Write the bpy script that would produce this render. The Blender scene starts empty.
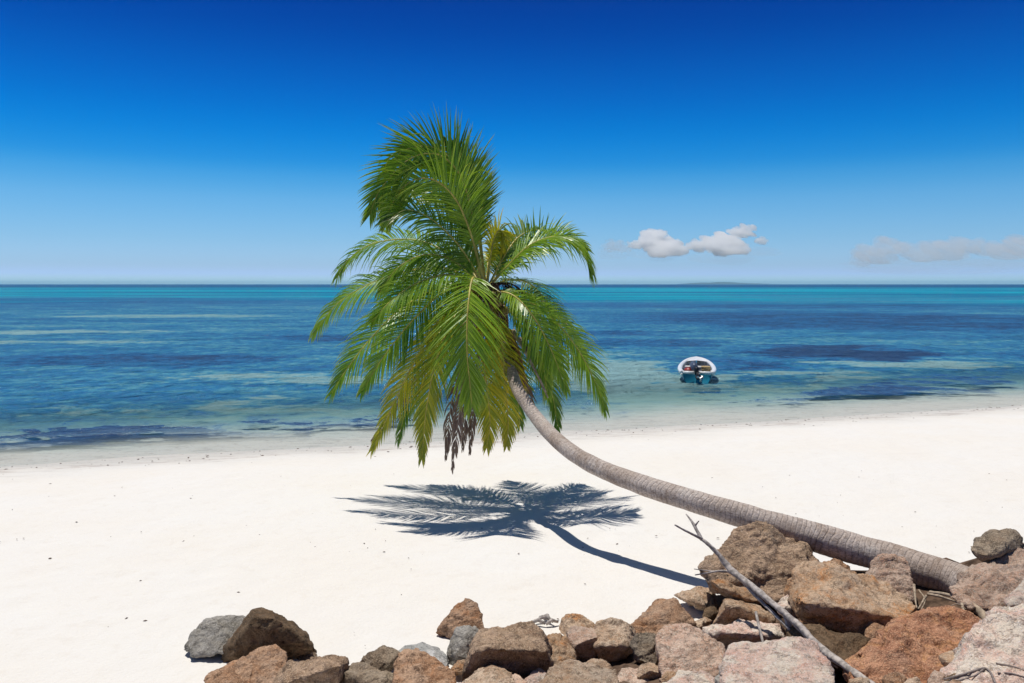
import bpy, bmesh, math, random
import numpy as np
from mathutils import Vector, Matrix, noise
from mathutils.bvhtree import BVHTree

random.seed(7)
R = math.radians
SC = bpy.context.scene
COL = SC.collection

# ------------------------------------------------------------------ camera
W, H, F = 1024, 683, 796.0
CAMZ = 4.5
TH = math.atan(57.5 / F)
CAM = Vector((0, 0, CAMZ))
cd = bpy.data.cameras.new('camera')
cam = bpy.data.objects.new('camera', cd)
COL.objects.link(cam)
cd.sensor_width = 36.0
cd.lens = F * 36.0 / W
cd.clip_start = 0.1
cd.clip_end = 60000
cam.location = CAM
cam.rotation_euler = (R(90) - TH, 0, 0)
SC.camera = cam


def ray(px, py):
    u = (px - W / 2) / F
    v = (H / 2 - py) / F
    return Vector((u, math.cos(TH) + v * math.sin(TH), -math.sin(TH) + v * math.cos(TH)))


def at(px, py, Y):
    d = ray(px, py)
    return CAM + d * (Y / d.y)


# ------------------------------------------------------------------ shore coordinates
NX, NY, SK = -0.301, 0.954, 22.3       # s = distance out to sea from the water's edge


def s_of(x, y):
    return NX * x + NY * y - SK


def sand_z(x, y):
    s = s_of(x, y)
    if s > 0:
        return -2.6 * (1 - math.exp(-s * 0.05 / 2.6))
    z = 0.75 * (1 - math.exp(s / 5.5))
    if s < -9:
        z += 0.02 * (-9 - s) * 0.2
    return z


def on_plane(px, py, z=0.0):
    d = ray(px, py)
    return CAM + d * ((z - CAMZ) / d.z)


def on_sand(px, py):
    p = on_plane(px, py, 0.6)
    for _ in range(12):
        p = on_plane(px, py, sand_z(p.x, p.y))
    return p


# ------------------------------------------------------------------ helpers
def obj(name, verts, faces, mat=None, parent=None, smooth=False, loc=None):
    me = bpy.data.meshes.new(name)
    me.from_pydata([tuple(v) for v in verts], [], faces)
    me.update()
    if smooth:
        me.polygons.foreach_set('use_smooth', [True] * len(me.polygons))
    o = bpy.data.objects.new(name, me)
    COL.objects.link(o)
    if mat:
        me.materials.append(mat)
    if parent:
        o.parent = parent
    if loc is not None:
        o.location = loc
    return o


def tag(o, label=None, cat=None, group=None, kind=None):
    if label:
        o['label'] = label
    if cat:
        o['category'] = cat
    if group:
        o['group'] = group
    if kind:
        o['kind'] = kind
    return o


def empty(name, loc):
    o = bpy.data.objects.new(name, None)
    COL.objects.link(o)
    o.location = loc
    o.empty_display_size = 0.2
    return o


def catmull(pts, n):
    P = [Vector(p) for p in pts]
    P = [P[0] * 2 - P[1]] + P + [P[-1] * 2 - P[-2]]
    out = []
    segs = len(P) - 3
    for i in range(n + 1):
        t = i / n * segs
        k = min(int(t), segs - 1)
        t -= k
        a, b, c, d = P[k:k + 4]
        out.append(0.5 * ((2 * b) + (c - a) * t + (2 * a - 5 * b + 4 * c - d) * t * t + (3 * b - a - 3 * c + d) * t ** 3))
    return out


def tube(path, radii, sides=8, V=None, Fc=None, wob=0.0, cap=True):
    """adds a tube along path to the vertex and face lists"""
    V = [] if V is None else V
    Fc = [] if Fc is None else Fc
    b0 = len(V)
    n = len(path)
    up = Vector((0, 0, 1))
    T0 = (path[1] - path[0]).normalized()
    if abs(T0.dot(up)) > 0.9:
        up = Vector((1, 0, 0))
    A = (up - T0 * up.dot(T0)).normalized()
    for i in range(n):
        T = (path[min(i + 1, n - 1)] - path[max(i - 1, 0)]).normalized()
        A = (A - T * A.dot(T)).normalized()
        B = T.cross(A)
        for k in range(sides):
            a = 2 * math.pi * k / sides
            r = radii[i]
            if wob:
                r *= 1 + wob * noise.noise(Vector((path[i].x * 9 + math.cos(a) * 1.3, path[i].y * 9 + math.sin(a) * 1.3, path[i].z * 9 + i * .2)))
            V.append(path[i] + (A * math.cos(a) + B * math.sin(a)) * r)
    for i in range(n - 1):
        for k in range(sides):
            k2 = (k + 1) % sides
            Fc.append((b0 + i * sides + k, b0 + i * sides + k2, b0 + (i + 1) * sides + k2, b0 + (i + 1) * sides + k))
    if cap:
        Fc.append(tuple(b0 + k for k in range(sides))[::-1])
        Fc.append(tuple(b0 + (n - 1) * sides + k for k in range(sides)))
    return V, Fc


def lerp(a, b, t):
    return a + (b - a) * t


def interp(x, xs, ys):
    return float(np.interp(x, xs, ys))


# ------------------------------------------------------------------ node helpers
class NT:
    def __init__(self, mat):
        self.t = mat.node_tree
        self.n = self.t.nodes
        self.l = self.t.links

    def node(self, typ, **kw):
        nd = self.n.new(typ)
        for k, v in kw.items():
            setattr(nd, k, v)
        return nd

    def put(self, sock, v):
        if isinstance(v, bpy.types.NodeSocket):
            self.l.new(v, sock)
        elif v is not None:
            if hasattr(sock.default_value, '__len__') and not hasattr(v, '__len__'):
                v = (v,) * len(sock.default_value)
            elif hasattr(sock.default_value, '__len__') and len(sock.default_value) == 4 and len(v) == 3:
                v = tuple(v) + (1,)
            sock.default_value = v

    def m(self, op, a, b=None, c=None, clamp=False):
        nd = self.node('ShaderNodeMath', operation=op, use_clamp=clamp)
        for i, v in enumerate((a, b, c)):
            if v is not None:
                self.put(nd.inputs[i], v)
        return nd.outputs[0]

    def vm(self, op, a, b=None):
        nd = self.node('ShaderNodeVectorMath', operation=op)
        self.put(nd.inputs[0], a)
        if b is not None:
            self.put(nd.inputs[1], b)
        return nd.outputs[0]

    def ss(self, x, lo, hi, a=0.0, b=1.0):
        nd = self.node('ShaderNodeMapRange', interpolation_type='SMOOTHSTEP')
        for i, v in enumerate((x, lo, hi, a, b)):
            self.put(nd.inputs[i], v)
        return nd.outputs[0]

    def mix(self, f, a, b, blend='MIX'):
        nd = self.node('ShaderNodeMix', data_type='RGBA', blend_type=blend)
        self.put(nd.inputs[0], f)
        self.put(nd.inputs[6], a)
        self.put(nd.inputs[7], b)
        return nd.outputs[2]

    def noise(self, vec, scale=1.0, detail=3.0, rough=0.55, dist=0.0):
        nd = self.node('ShaderNodeTexNoise')
        self.put(nd.inputs['Vector'], vec)
        nd.inputs['Scale'].default_value = scale
        nd.inputs['Detail'].default_value = detail
        nd.inputs['Roughness'].default_value = rough
        nd.inputs['Distortion'].default_value = dist
        return nd.outputs[0]

    def ramp(self, f, stops, interp='LINEAR'):
        nd = self.node('ShaderNodeValToRGB')
        cr = nd.color_ramp
        cr.interpolation = interp
        while len(cr.elements) < len(stops):
            cr.elements.new(0.5)
        for e, (p, c) in zip(cr.elements, stops):
            e.position = p
            e.color = tuple(c) + (1,) if len(c) == 3 else c
        self.put(nd.inputs[0], f)
        return nd.outputs[0]

    def bump(self, h, strength=0.5, dist=0.02, normal=None):
        nd = self.node('ShaderNodeBump')
        self.put(nd.inputs['Strength'], strength)
        nd.inputs['Distance'].default_value = dist
        self.put(nd.inputs['Height'], h)
        if normal is not None:
            self.put(nd.inputs['Normal'], normal)
        return nd.outputs[0]


def newmat(name):
    m = bpy.data.materials.new(name)
    m.use_nodes = True
    nt = NT(m)
    p = nt.n['Principled BSDF']
    return m, nt, p


def plain(name, col, rough=0.5, spec=0.5, metal=0.0, nz=0.0, nscale=20):
    m, nt, p = newmat(name)
    p.inputs['Roughness'].default_value = rough
    p.inputs['Specular IOR Level'].default_value = spec
    p.inputs['Metallic'].default_value = metal
    if nz:
        tc = nt.node('ShaderNodeTexCoord').outputs['Object']
        f = nt.noise(tc, nscale, 4)
        a = tuple(c * (1 - nz) for c in col)
        b = tuple(min(1, c * (1 + nz)) for c in col)
        nt.put(p.inputs['Base Color'], nt.mix(nt.ss(f, .35, .65), a, b))
        nt.put(p.inputs['Normal'], nt.bump(f, 0.3, 0.01))
    else:
        p.inputs['Base Color'].default_value = tuple(col) + (1,)
    return m


# ------------------------------------------------------------------ world and sun
SUNV = Vector((-0.18, 0.19, 1.0)).normalized()
EL = math.asin(SUNV.z)
AZ = math.atan2(SUNV.x, SUNV.y)
wd = bpy.data.worlds.new('World')
SC.world = wd
wd.use_nodes = True
wn = NT(wd)
bg = wn.n['Background']
sky = wn.node('ShaderNodeTexSky', sky_type='NISHITA')
sky.sun_disc = False
sky.sun_elevation = EL
sky.sun_rotation = AZ
sky.altitude = 0
sky.air_density = 1.0
sky.dust_density = 0.6
sky.ozone_density = 2.0
g = wn.node('ShaderNodeTexCoord').outputs['Generated']
sep = wn.node('ShaderNodeSeparateXYZ')
wn.put(sep.inputs[0], g)
# a clear tropical day seen through a polarising filter: deep blue within 20 degrees of the horizon
SKYTINT = [(0.0, (1.0, 1.6, 4.3)), (0.012, (.66, .95, 1.75)), (0.0243, (0.54, 0.82, 1.42)), (0.0550, (0.43, 0.715, 1.12)), (0.1015, (0.2750, 0.6591, 1.0124)), (0.1293, (0.120, 0.5678, 0.9708)), (0.1472, (0.04, 0.4850, 0.9456)), (0.1773, (0.0013, 0.42, 0.925)),
           (0.2119, (0.0005, 0.325, 0.845)), (0.2542, (0.0, 0.232, 0.72)), (0.2921, (0.0, 0.160, 0.61)), (0.34, (0.0, 0.11, 0.5)), (0.5, (0.05, 0.12, 0.24)), (0.7, (0.16, 0.25, 0.31)), (1.0, (0.24, 0.33, 0.36))]
tint = wn.vm('MULTIPLY', wn.ramp(sep.outputs[2], [(z, tuple(c / 2 for c in col)) for z, col in SKYTINT], 'B_SPLINE'), (2.0, 2.0, 2.0))
wn.put(bg.inputs['Color'], wn.mix(1.0, sky.outputs[0], tint, 'MULTIPLY'))
bg.inputs['Strength'].default_value = 0.12

sl = bpy.data.lights.new('sun', 'SUN')
sl.energy = 4.0
sl.angle = R(0.55)
sl.color = (1.0, 0.955, 0.885)
so = bpy.data.objects.new('sun', sl)
COL.objects.link(so)
so.rotation_euler = SUNV.to_track_quat('Z', 'Y').to_euler()
so.location = (0, 0, 50)


# ------------------------------------------------------------------ beach sand and sea bed: one sheet
def sand_material():
    m, nt, p = newmat('beach sand')
    pos = nt.node('ShaderNodeNewGeometry').outputs['Position']
    sx = nt.node('ShaderNodeSeparateXYZ')
    nt.put(sx.inputs[0], pos)
    X, Y, Z = sx.outputs
    n1 = nt.noise(pos, 0.45, 4)
    n2 = nt.noise(pos, 5.0, 5, 0.6)
    n3 = nt.noise(pos, 90.0, 2, 0.6)
    dry = nt.mix(nt.ss(n1, .3, .7), (0.775, 0.735, 0.675), (0.775, 0.75, 0.71))
    dry = nt.mix(nt.m('MULTIPLY', nt.ss(n2, .52, .72), 0.16), dry, (0.62, 0.55, 0.46))
    dry = nt.mix(nt.m('MULTIPLY', nt.ss(n3, .55, .75), 0.12), dry, (0.5, 0.43, 0.35))
    # wet sand and weed stain near the water's edge
    wob = nt.m('MULTIPLY', nt.m('SUBTRACT', nt.noise(pos, 0.35, 5, 0.6), 0.5), 0.22)
    zz = nt.m('ADD', Z, wob)
    wet = nt.ss(zz, 0.40, 0.0)
    stretch = nt.vm('MULTIPLY', pos, (0.5, 2.2, 1.0))
    st = nt.noise(stretch, 1.6, 6, 0.7)
    base = nt.mix(nt.m('MULTIPLY', wet, 0.92), dry, (0.55, 0.525, 0.475))
    base = nt.mix(nt.m('MULTIPLY', nt.m('MULTIPLY', nt.ss(st, .52, .66), wet), 0.5), base, (0.30, 0.28, 0.25))
    sp2 = nt.noise(nt.vm('MULTIPLY', pos, (1.0, 1.6, 1.0)), 4.5, 4, 0.7)
    base = nt.mix(nt.m('MULTIPLY', nt.m('MULTIPLY', nt.ss(sp2, .57, .66), wet), 0.5), base, (0.25, 0.20, 0.19))
    line = nt.m('MULTIPLY', nt.ss(zz, 0.26, 0.18), nt.ss(zz, 0.10, 0.16))
    base = nt.mix(nt.m('MULTIPLY', nt.m('MULTIPLY', line, nt.ss(st, .5, .62)), 0.45), base, (0.30, 0.21, 0.18))
    nt.put(p.inputs['Base Color'], base)
    nt.put(p.inputs['Roughness'], nt.m('SUBTRACT', 0.95, nt.m('MULTIPLY', wet, 0.35)))
    p.inputs['Specular IOR Level'].default_value = 0.2
    h = nt.m('ADD', nt.m('MULTIPLY', nt.noise(pos, 2.6, 5, 0.55), 0.7), nt.m('MULTIPLY', nt.noise(pos, 28.0, 4, 0.6), 0.25))
    dr = nt.m('SUBTRACT', 1.0, nt.m('MULTIPLY', wet, 0.85))
    nt.put(p.inputs['Normal'], nt.bump(h, nt.m('MULTIPLY', dr, 0.75), 0.06))
    return m


def sheet_axis(fine0, fine1, step, ends0, ends1):
    a = list(np.arange(fine0, fine1, step))
    return list(ends0) + a + list(ends1)


xs = sheet_axis(-24, 26, 0.16, [-22000, -6000, -900, -300, -120, -60, -38, -30], [30, 40, 60, 120, 300, 900, 6000, 22000])
ys = sheet_axis(-3, 34, 0.16, [-60, -30, -12, -6], [36, 40, 50, 70, 120, 300, 900, 3000, 9000, 22000])
V = []
foot = [(random.uniform(-12, 12), random.uniform(7, 22), random.uniform(.10, .24)) for _ in range(420)]
XX, YY = np.meshgrid(np.array(xs), np.array(ys))
FZ = np.zeros_like(XX)
for fx, fy, fr in foot:
    d2 = ((XX - fx) ** 2 + (YY - fy) ** 2) / fr ** 2
    near = d2 < 9
    FZ[near] += -0.022 * np.exp(-d2[near]) + 0.009 * np.exp(-(np.sqrt(d2[near]) - 1.5) ** 2 * 3)
for j, y in enumerate(ys):
    for i, x in enumerate(xs):
        z = sand_z(x, y)
        if -30 < x < 30 and -6 < y < 36:
            k = min(1, max(0.15, -s_of(x, y) / 5))
            z += k * (0.035 * noise.noise(Vector((x * .45, y * .45, 3))) + 0.014 * noise.noise(Vector((x * 1.6, y * 1.6, 9))) + FZ[j, i])
            z += 0.03 * noise.noise(Vector((x * .22, y * .6, 17))) * (1 - k)
        V.append((x, y, z))
nx = len(xs)
Fc = [(j * nx + i, j * nx + i + 1, (j + 1) * nx + i + 1, (j + 1) * nx + i) for j in range(len(ys) - 1) for i in range(nx - 1)]
tag(obj('beach_sand', V, Fc, sand_material(), smooth=True), kind='structure')


# ------------------------------------------------------------------ sea
def sea_material():
    m, nt, p = newmat('sea water')
    pos = nt.node('ShaderNodeNewGeometry').outputs['Position']
    sx = nt.node('ShaderNodeSeparateXYZ')
    nt.put(sx.inputs[0], pos)
    X0, Y0, _ = sx.outputs
    s = nt.m('SUBTRACT', nt.m('ADD', nt.m('MULTIPLY', X0, NX), nt.m('MULTIPLY', Y0, NY)), SK)
    # warp the patch outlines so that no patch has a clean edge
    def fbm(kx, ky, sc, det=5, rough=0.6):
        return nt.noise(nt.vm('MULTIPLY', pos, (kx, ky, 1.0)), sc, det, rough)
    wx = nt.m('MULTIPLY', nt.m('SUBTRACT', fbm(1, 1.3, 0.13, 6, .68), 0.5), 26.0)
    wy = nt.m('MULTIPLY', nt.m('SUBTRACT', fbm(0.8, 1.4, 0.24, 6, .68), 0.5), 15.0)
    X = nt.m('ADD', X0, wx)
    Y = nt.m('ADD', Y0, wy)
    # a, b: broad streaks of sand and weed that widen with distance
    a = fbm(0.75, 1.0, 0.17, 6, 0.68)
    b = fbm(0.35, 1.0, 0.045, 5, 0.6)
    fine = fbm(1.5, 1.0, 0.95, 5, 0.75)  # light and dark of small ripples painted into the water colour
    val = nt.m('ADD', nt.m('MULTIPLY', nt.m('SUBTRACT', a, 0.5), 1.7), nt.m('MULTIPLY', nt.m('SUBTRACT', b, 0.5), 1.1))
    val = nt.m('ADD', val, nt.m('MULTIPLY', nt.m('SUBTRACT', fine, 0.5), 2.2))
    weed_ripple = fbm(1.1, 1.0, 0.36, 5, 0.72)  # weed clump mottling that also paints ripple shading into the colour
    val = nt.m('ADD', val, nt.m('MULTIPLY', nt.m('SUBTRACT', weed_ripple, 0.5), 1.0))
    val = nt.m('ADD', val, 0.09)
    # known sand bars (+) and weed beds (-): centre x, centre y, half width, half depth, weight
    for cx, cy, hx, hy, wgt in PATCHES:
        ex = nt.m('POWER', nt.m('DIVIDE', nt.m('SUBTRACT', X, cx), hx), 2.0)
        ey = nt.m('POWER', nt.m('DIVIDE', nt.m('SUBTRACT', Y, cy), hy), 2.0)
        e = nt.ss(nt.m('ADD', ex, ey), 1.5, 0.25)
        val = nt.m('ADD', val, nt.m('MULTIPLY', e, wgt))
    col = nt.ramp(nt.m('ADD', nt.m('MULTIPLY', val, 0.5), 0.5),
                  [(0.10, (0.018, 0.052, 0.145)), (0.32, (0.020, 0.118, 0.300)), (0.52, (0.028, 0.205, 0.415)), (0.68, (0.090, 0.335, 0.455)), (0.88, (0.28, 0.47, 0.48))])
    # further out: bright turquoise shelf, then the deep channel
    dn = nt.m('MULTIPLY', nt.m('SUBTRACT', fbm(0.7, 1.0, 0.006, 5), 0.5), 900.0)
    dd = nt.m('ADD', Y0, dn)
    streak = fbm(0.16, 1.0, 0.013, 5, 0.65)
    turq = nt.mix(nt.ss(streak, .42, .60), (0.0, 0.17, 0.36), (0.0, 0.46, 0.60))
    col = nt.mix(nt.ss(dd, 165, 300), col, turq)
    col = nt.mix(nt.ss(Y0, 700, 1300), col, (0.0, 0.075, 0.22))
    nt.n.remove(p)
    df = nt.node('ShaderNodeBsdfDiffuse')
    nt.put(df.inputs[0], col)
    gl = nt.node('ShaderNodeBsdfGlossy')
    gl.inputs['Roughness'].default_value = 0.12
    gl.inputs[0].default_value = (.8, .92, 1, 1)
    # ripples: finer close in, coarser and flatter far out
    w1 = nt.noise(nt.vm('MULTIPLY', pos, (1.1, 1.3, 1.0)), 1.3, 5, 0.65, 0.6)
    w2 = nt.noise(nt.vm('MULTIPLY', pos, (1.1, 1.3, 1.0)), 0.45, 4, 0.6, 0.4)
    w3 = nt.noise(nt.vm('MULTIPLY', pos, (0.9, 1.2, 1.0)), 0.11, 4, 0.6, 0.4)
    h = nt.m('ADD', nt.m('MULTIPLY', w1, 0.35), nt.m('ADD', nt.m('MULTIPLY', w2, 1.5), nt.m('MULTIPLY', w3, 4.0)))
    calm = nt.ss(s, 0.0, 9.0, 0.25, 1.0)
    bmp = nt.bump(h, nt.m('MULTIPLY', calm, 1.0), 1.3)
    nt.put(df.inputs['Normal'], bmp)
    nt.put(gl.inputs['Normal'], bmp)
    fz = nt.node('ShaderNodeFresnel')
    fz.inputs[0].default_value = 1.33
    nt.put(fz.inputs['Normal'], bmp)
    body = nt.node('ShaderNodeMixShader')
    nt.put(body.inputs[0], nt.m('MINIMUM', nt.m('MULTIPLY', fz.outputs[0], 0.62), 0.45))
    nt.put(body.inputs[1], df.outputs[0])
    nt.put(body.inputs[2], gl.outputs[0])
    # the bed shows through where it is shallow
    sw = nt.m('ADD', s, nt.m('MULTIPLY', nt.m('SUBTRACT', fbm(0.6, 1.3, 0.4, 6, .68), 0.5), 4.2))
    depth = nt.ss(sw, 1.2, 15.0)
    weed = nt.ss(val, 0.05, -0.75)
    fac = nt.m('ADD', nt.m('MULTIPLY', depth, 0.93), nt.m('MULTIPLY', weed, nt.ss(sw, 1.6, 4.4, 0.0, 0.82)), clamp=True)
    tr = nt.node('ShaderNodeBsdfTransparent')
    nt.put(tr.inputs[0], nt.mix(nt.ss(sw, 0.5, 8.0), (0.95, 0.965, 0.955), (0.60, 0.84, 0.85)))
    mx = nt.node('ShaderNodeMixShader')
    nt.put(mx.inputs[0], nt.m('ADD', nt.m('MULTIPLY', fac, 0.95), 0.04, clamp=True))
    nt.put(mx.inputs[1], tr.outputs[0])
    nt.put(mx.inputs[2], body.outputs[0])
    nt.put(nt.n['Material Output'].inputs[0], mx.outputs[0])
    return m


# pixel notes of sand bars and weed beds, turned into places on the water once
_notes = [(250, 409, 120, 9, .75), (300, 378, 110, 5, .6), (60, 412, 60, 4, .5), (60, 332, 120, 2.0, .7), (70, 342, 110, 1.8, .6), (170, 316, 120, 1.6, .55),
          (140, 360, 150, 8, -.45), (480, 345, 110, 6, -.25), (120, 300, 260, 4, -.35), (330, 338, 80, 3, -.5),
          (-60, 452, 120, 9, -1.5), (50, 446, 120, 8, -1.5), (170, 438, 110, 7, -1.5), (280, 430, 95, 6, -1.4), (365, 423, 60, 4.5, -1.2),
          (615, 378, 75, 24, .95), (690, 397, 100, 7, .6), (740, 372, 40, 6, .5), (600, 355, 70, 3, .4), (590, 405, 30, 3, -.5),
          (841, 352, 85, 8, -.95), (925, 364, 110, 4, .75), (800, 374, 90, 4, .6), (777, 387, 70, 3.2, .8), (870, 391, 95, 7, -.95), (960, 381, 70, 5, -.6),
          (840, 318, 230, 9, -.55), (740, 305, 260, 3, -.4), (720, 366, 50, 9, -.35), (760, 403, 120, 2, -.7), (640, 342, 80, 4, -.4), (990, 398, 60, 4, .5), (620, 333, 60, 3, -.45)]
PATCHES = []
for px, py, hw, hh, wgt in _notes:
    c = on_plane(px, py)
    PATCHES.append((c.x, c.y, hw * c.y / F, abs(on_plane(px, py - hh).y - on_plane(px, py + hh).y) / 2, wgt))

wx_ = [-22000, -6000, -2000, -500, -100, -40, 0, 40, 100, 500, 2000, 6000, 22000]
wy_ = [14, 22, 30, 45, 80, 150, 300, 700, 1500, 4000, 9000, 22000]
V = [(x, y, 0.0) for y in wy_ for x in wx_]
n_ = len(wx_)
Fc = [(j * n_ + i, j * n_ + i + 1, (j + 1) * n_ + i + 1, (j + 1) * n_ + i) for j in range(len(wy_) - 1) for i in range(n_ - 1)]
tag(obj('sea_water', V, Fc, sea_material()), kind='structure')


# ------------------------------------------------------------------ rocks
def nt_clamp(x):
    return min(.9, x)


def rock_material(name, c1, c2, stain, speck=0.5, crumble=0.3, stain_amt=0.5):
    m, nt, p = newmat(name)
    tc = nt.node('ShaderNodeTexCoord').outputs['Object']
    oi = nt.node('ShaderNodeObjectInfo').outputs['Random']
    off = nt.node('ShaderNodeCombineXYZ')
    for k, f in enumerate((37.0, 91.0, 53.0)):
        nt.put(off.inputs[k], nt.m('MULTIPLY', oi, f))
    v = nt.vm('ADD', tc, off.outputs[0])
    big = nt.noise(v, 3.2, 6, 0.65, 0.5)
    mid = nt.noise(v, 13.0, 6, 0.7, 0.3)
    fin = nt.noise(v, 42.0, 4, 0.75)
    grain = nt.noise(v, 85.0, 2, 0.7)
    col = nt.mix(nt.ss(big, .42, .58), c1, c2)
    col = nt.mix(nt.m('MULTIPLY', nt.ss(nt.noise(v, 4.3, 6, 0.7, 0.8), .50, .66), stain_amt), col, stain)
    col = nt.mix(nt.m('MULTIPLY', nt.ss(mid, .50, .64), 0.72), col, tuple(c * 0.42 for c in c1))
    vein = nt.m('ABSOLUTE', nt.m('SUBTRACT', nt.noise(v, 2.6, 5, 0.6, 1.0), 0.5))
    col = nt.mix(nt.m('MULTIPLY', nt.ss(vein, .016, .002), .7), col, tuple(c * 0.3 for c in c1))
    col = nt.mix(nt.m('MULTIPLY', nt.ss(nt.noise(v, 1.7, 6, 0.7, 0.6), .52, .66), .22), col, (.30, .28, .25))
    col = nt.mix(nt.m('MULTIPLY', nt.ss(fin, .52, .64), nt_clamp(speck * .95)), col, tuple(c * 0.35 for c in c2))
    col = nt.mix(nt.m('MULTIPLY', nt.ss(grain, .53, .66), nt_clamp(speck * .9)), col, tuple(min(0.85, c * 1.7 + .06) for c in c2))
    hs = nt.node('ShaderNodeHueSaturation')
    nt.put(hs.inputs['Value'], nt.m('ADD', 0.85, nt.m('MULTIPLY', oi, 0.3)))
    hs.inputs['Saturation'].default_value = 1.1
    nt.put(hs.inputs['Color'], col)
    nt.put(p.inputs['Base Color'], hs.outputs[0])
    p.inputs['Roughness'].default_value = 0.88
    p.inputs['Specular IOR Level'].default_value = 0.25
    ridged = nt.m('ABSOLUTE', nt.m('SUBTRACT', nt.noise(v, 9.0, 5, 0.65, 0.4), 0.5))
    h = nt.m('ADD', nt.m('MULTIPLY', mid, 0.6), nt.m('ADD', nt.m('MULTIPLY', fin, 0.35), nt.m('MULTIPLY', ridged, crumble * 2.0)))
    nt.put(p.inputs['Normal'], nt.bump(h, 0.9, 0.055))
    return m


RM = {
    'grey': rock_material('grey weathered stone', (0.285, 0.265, 0.235), (0.40, 0.375, 0.34), (0.19, 0.165, 0.12), .5, .3),
    'silver': rock_material('silver grey stone', (0.504, 0.499, 0.473), (0.720, 0.700, 0.680), (0.240, 0.232, 0.221), .4, .2, .6),
    'dark': rock_material('dark brown stone', (0.144, 0.099, 0.063), (0.228, 0.157, 0.100), (0.276, 0.151, 0.084), .4, .4),
    'brown': rock_material('brown granite', (0.34, 0.205, 0.13), (0.47, 0.32, 0.225), (0.44, 0.205, 0.10), .5, .4),
    'orange': rock_material('rust stained granite', (0.43, 0.275, 0.175), (0.52, 0.385, 0.28), (0.52, 0.225, 0.085), .5, .3, .75),
    'pink': rock_material('pink granite', (0.564, 0.383, 0.289), (0.672, 0.499, 0.399), (0.552, 0.278, 0.189), .55, .3, .4),
    'pale': rock_material('pale pink granite', (0.672, 0.487, 0.404), (0.720, 0.626, 0.525), (0.600, 0.278, 0.205), .55, .25, .45),
    'tan': rock_material('tan granite', (0.46, 0.32, 0.225), (0.56, 0.43, 0.33), (0.42, 0.24, 0.14), .5, .35),
    'moss': rock_material('lichen darkened stone', (0.255, 0.19, 0.135), (0.36, 0.29, 0.22), (0.12, 0.105, 0.075), .55, .5, .6),
    'rough': rock_material('rough crumbling granite', (0.360, 0.249, 0.173), (0.516, 0.371, 0.268), (0.264, 0.162, 0.110), .6, .9),
    'red': rock_material('red brown granite', (0.432, 0.220, 0.142), (0.552, 0.313, 0.210), (0.624, 0.348, 0.158), .6, .7),
}

TX = [150, 200, 450, 600, 690, 760, 860, 960, 1100]
TY = [662, 660, 638, 632, 600, 590, 576, 566, 545]
TD = [8.0, 8.05, 8.55, 8.75, 9.35, 9.1, 8.75, 8.35, 8.2]
BX = [150, 200, 450, 600, 720, 850, 1000, 1100]
BD = [7.45, 7.4, 7.1, 6.9, 6.4, 5.9, 5.3, 5.1]


def pile_depth(px, py):
    ty = interp(px, TX, TY)
    td = interp(px, TX, TD)
    bd = interp(px, BX, BD)
    return td + (bd - td) * (py - ty) / (683 - ty)


ROCKS = {}
dg = bpy.context.evaluated_depsgraph_get


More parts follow.
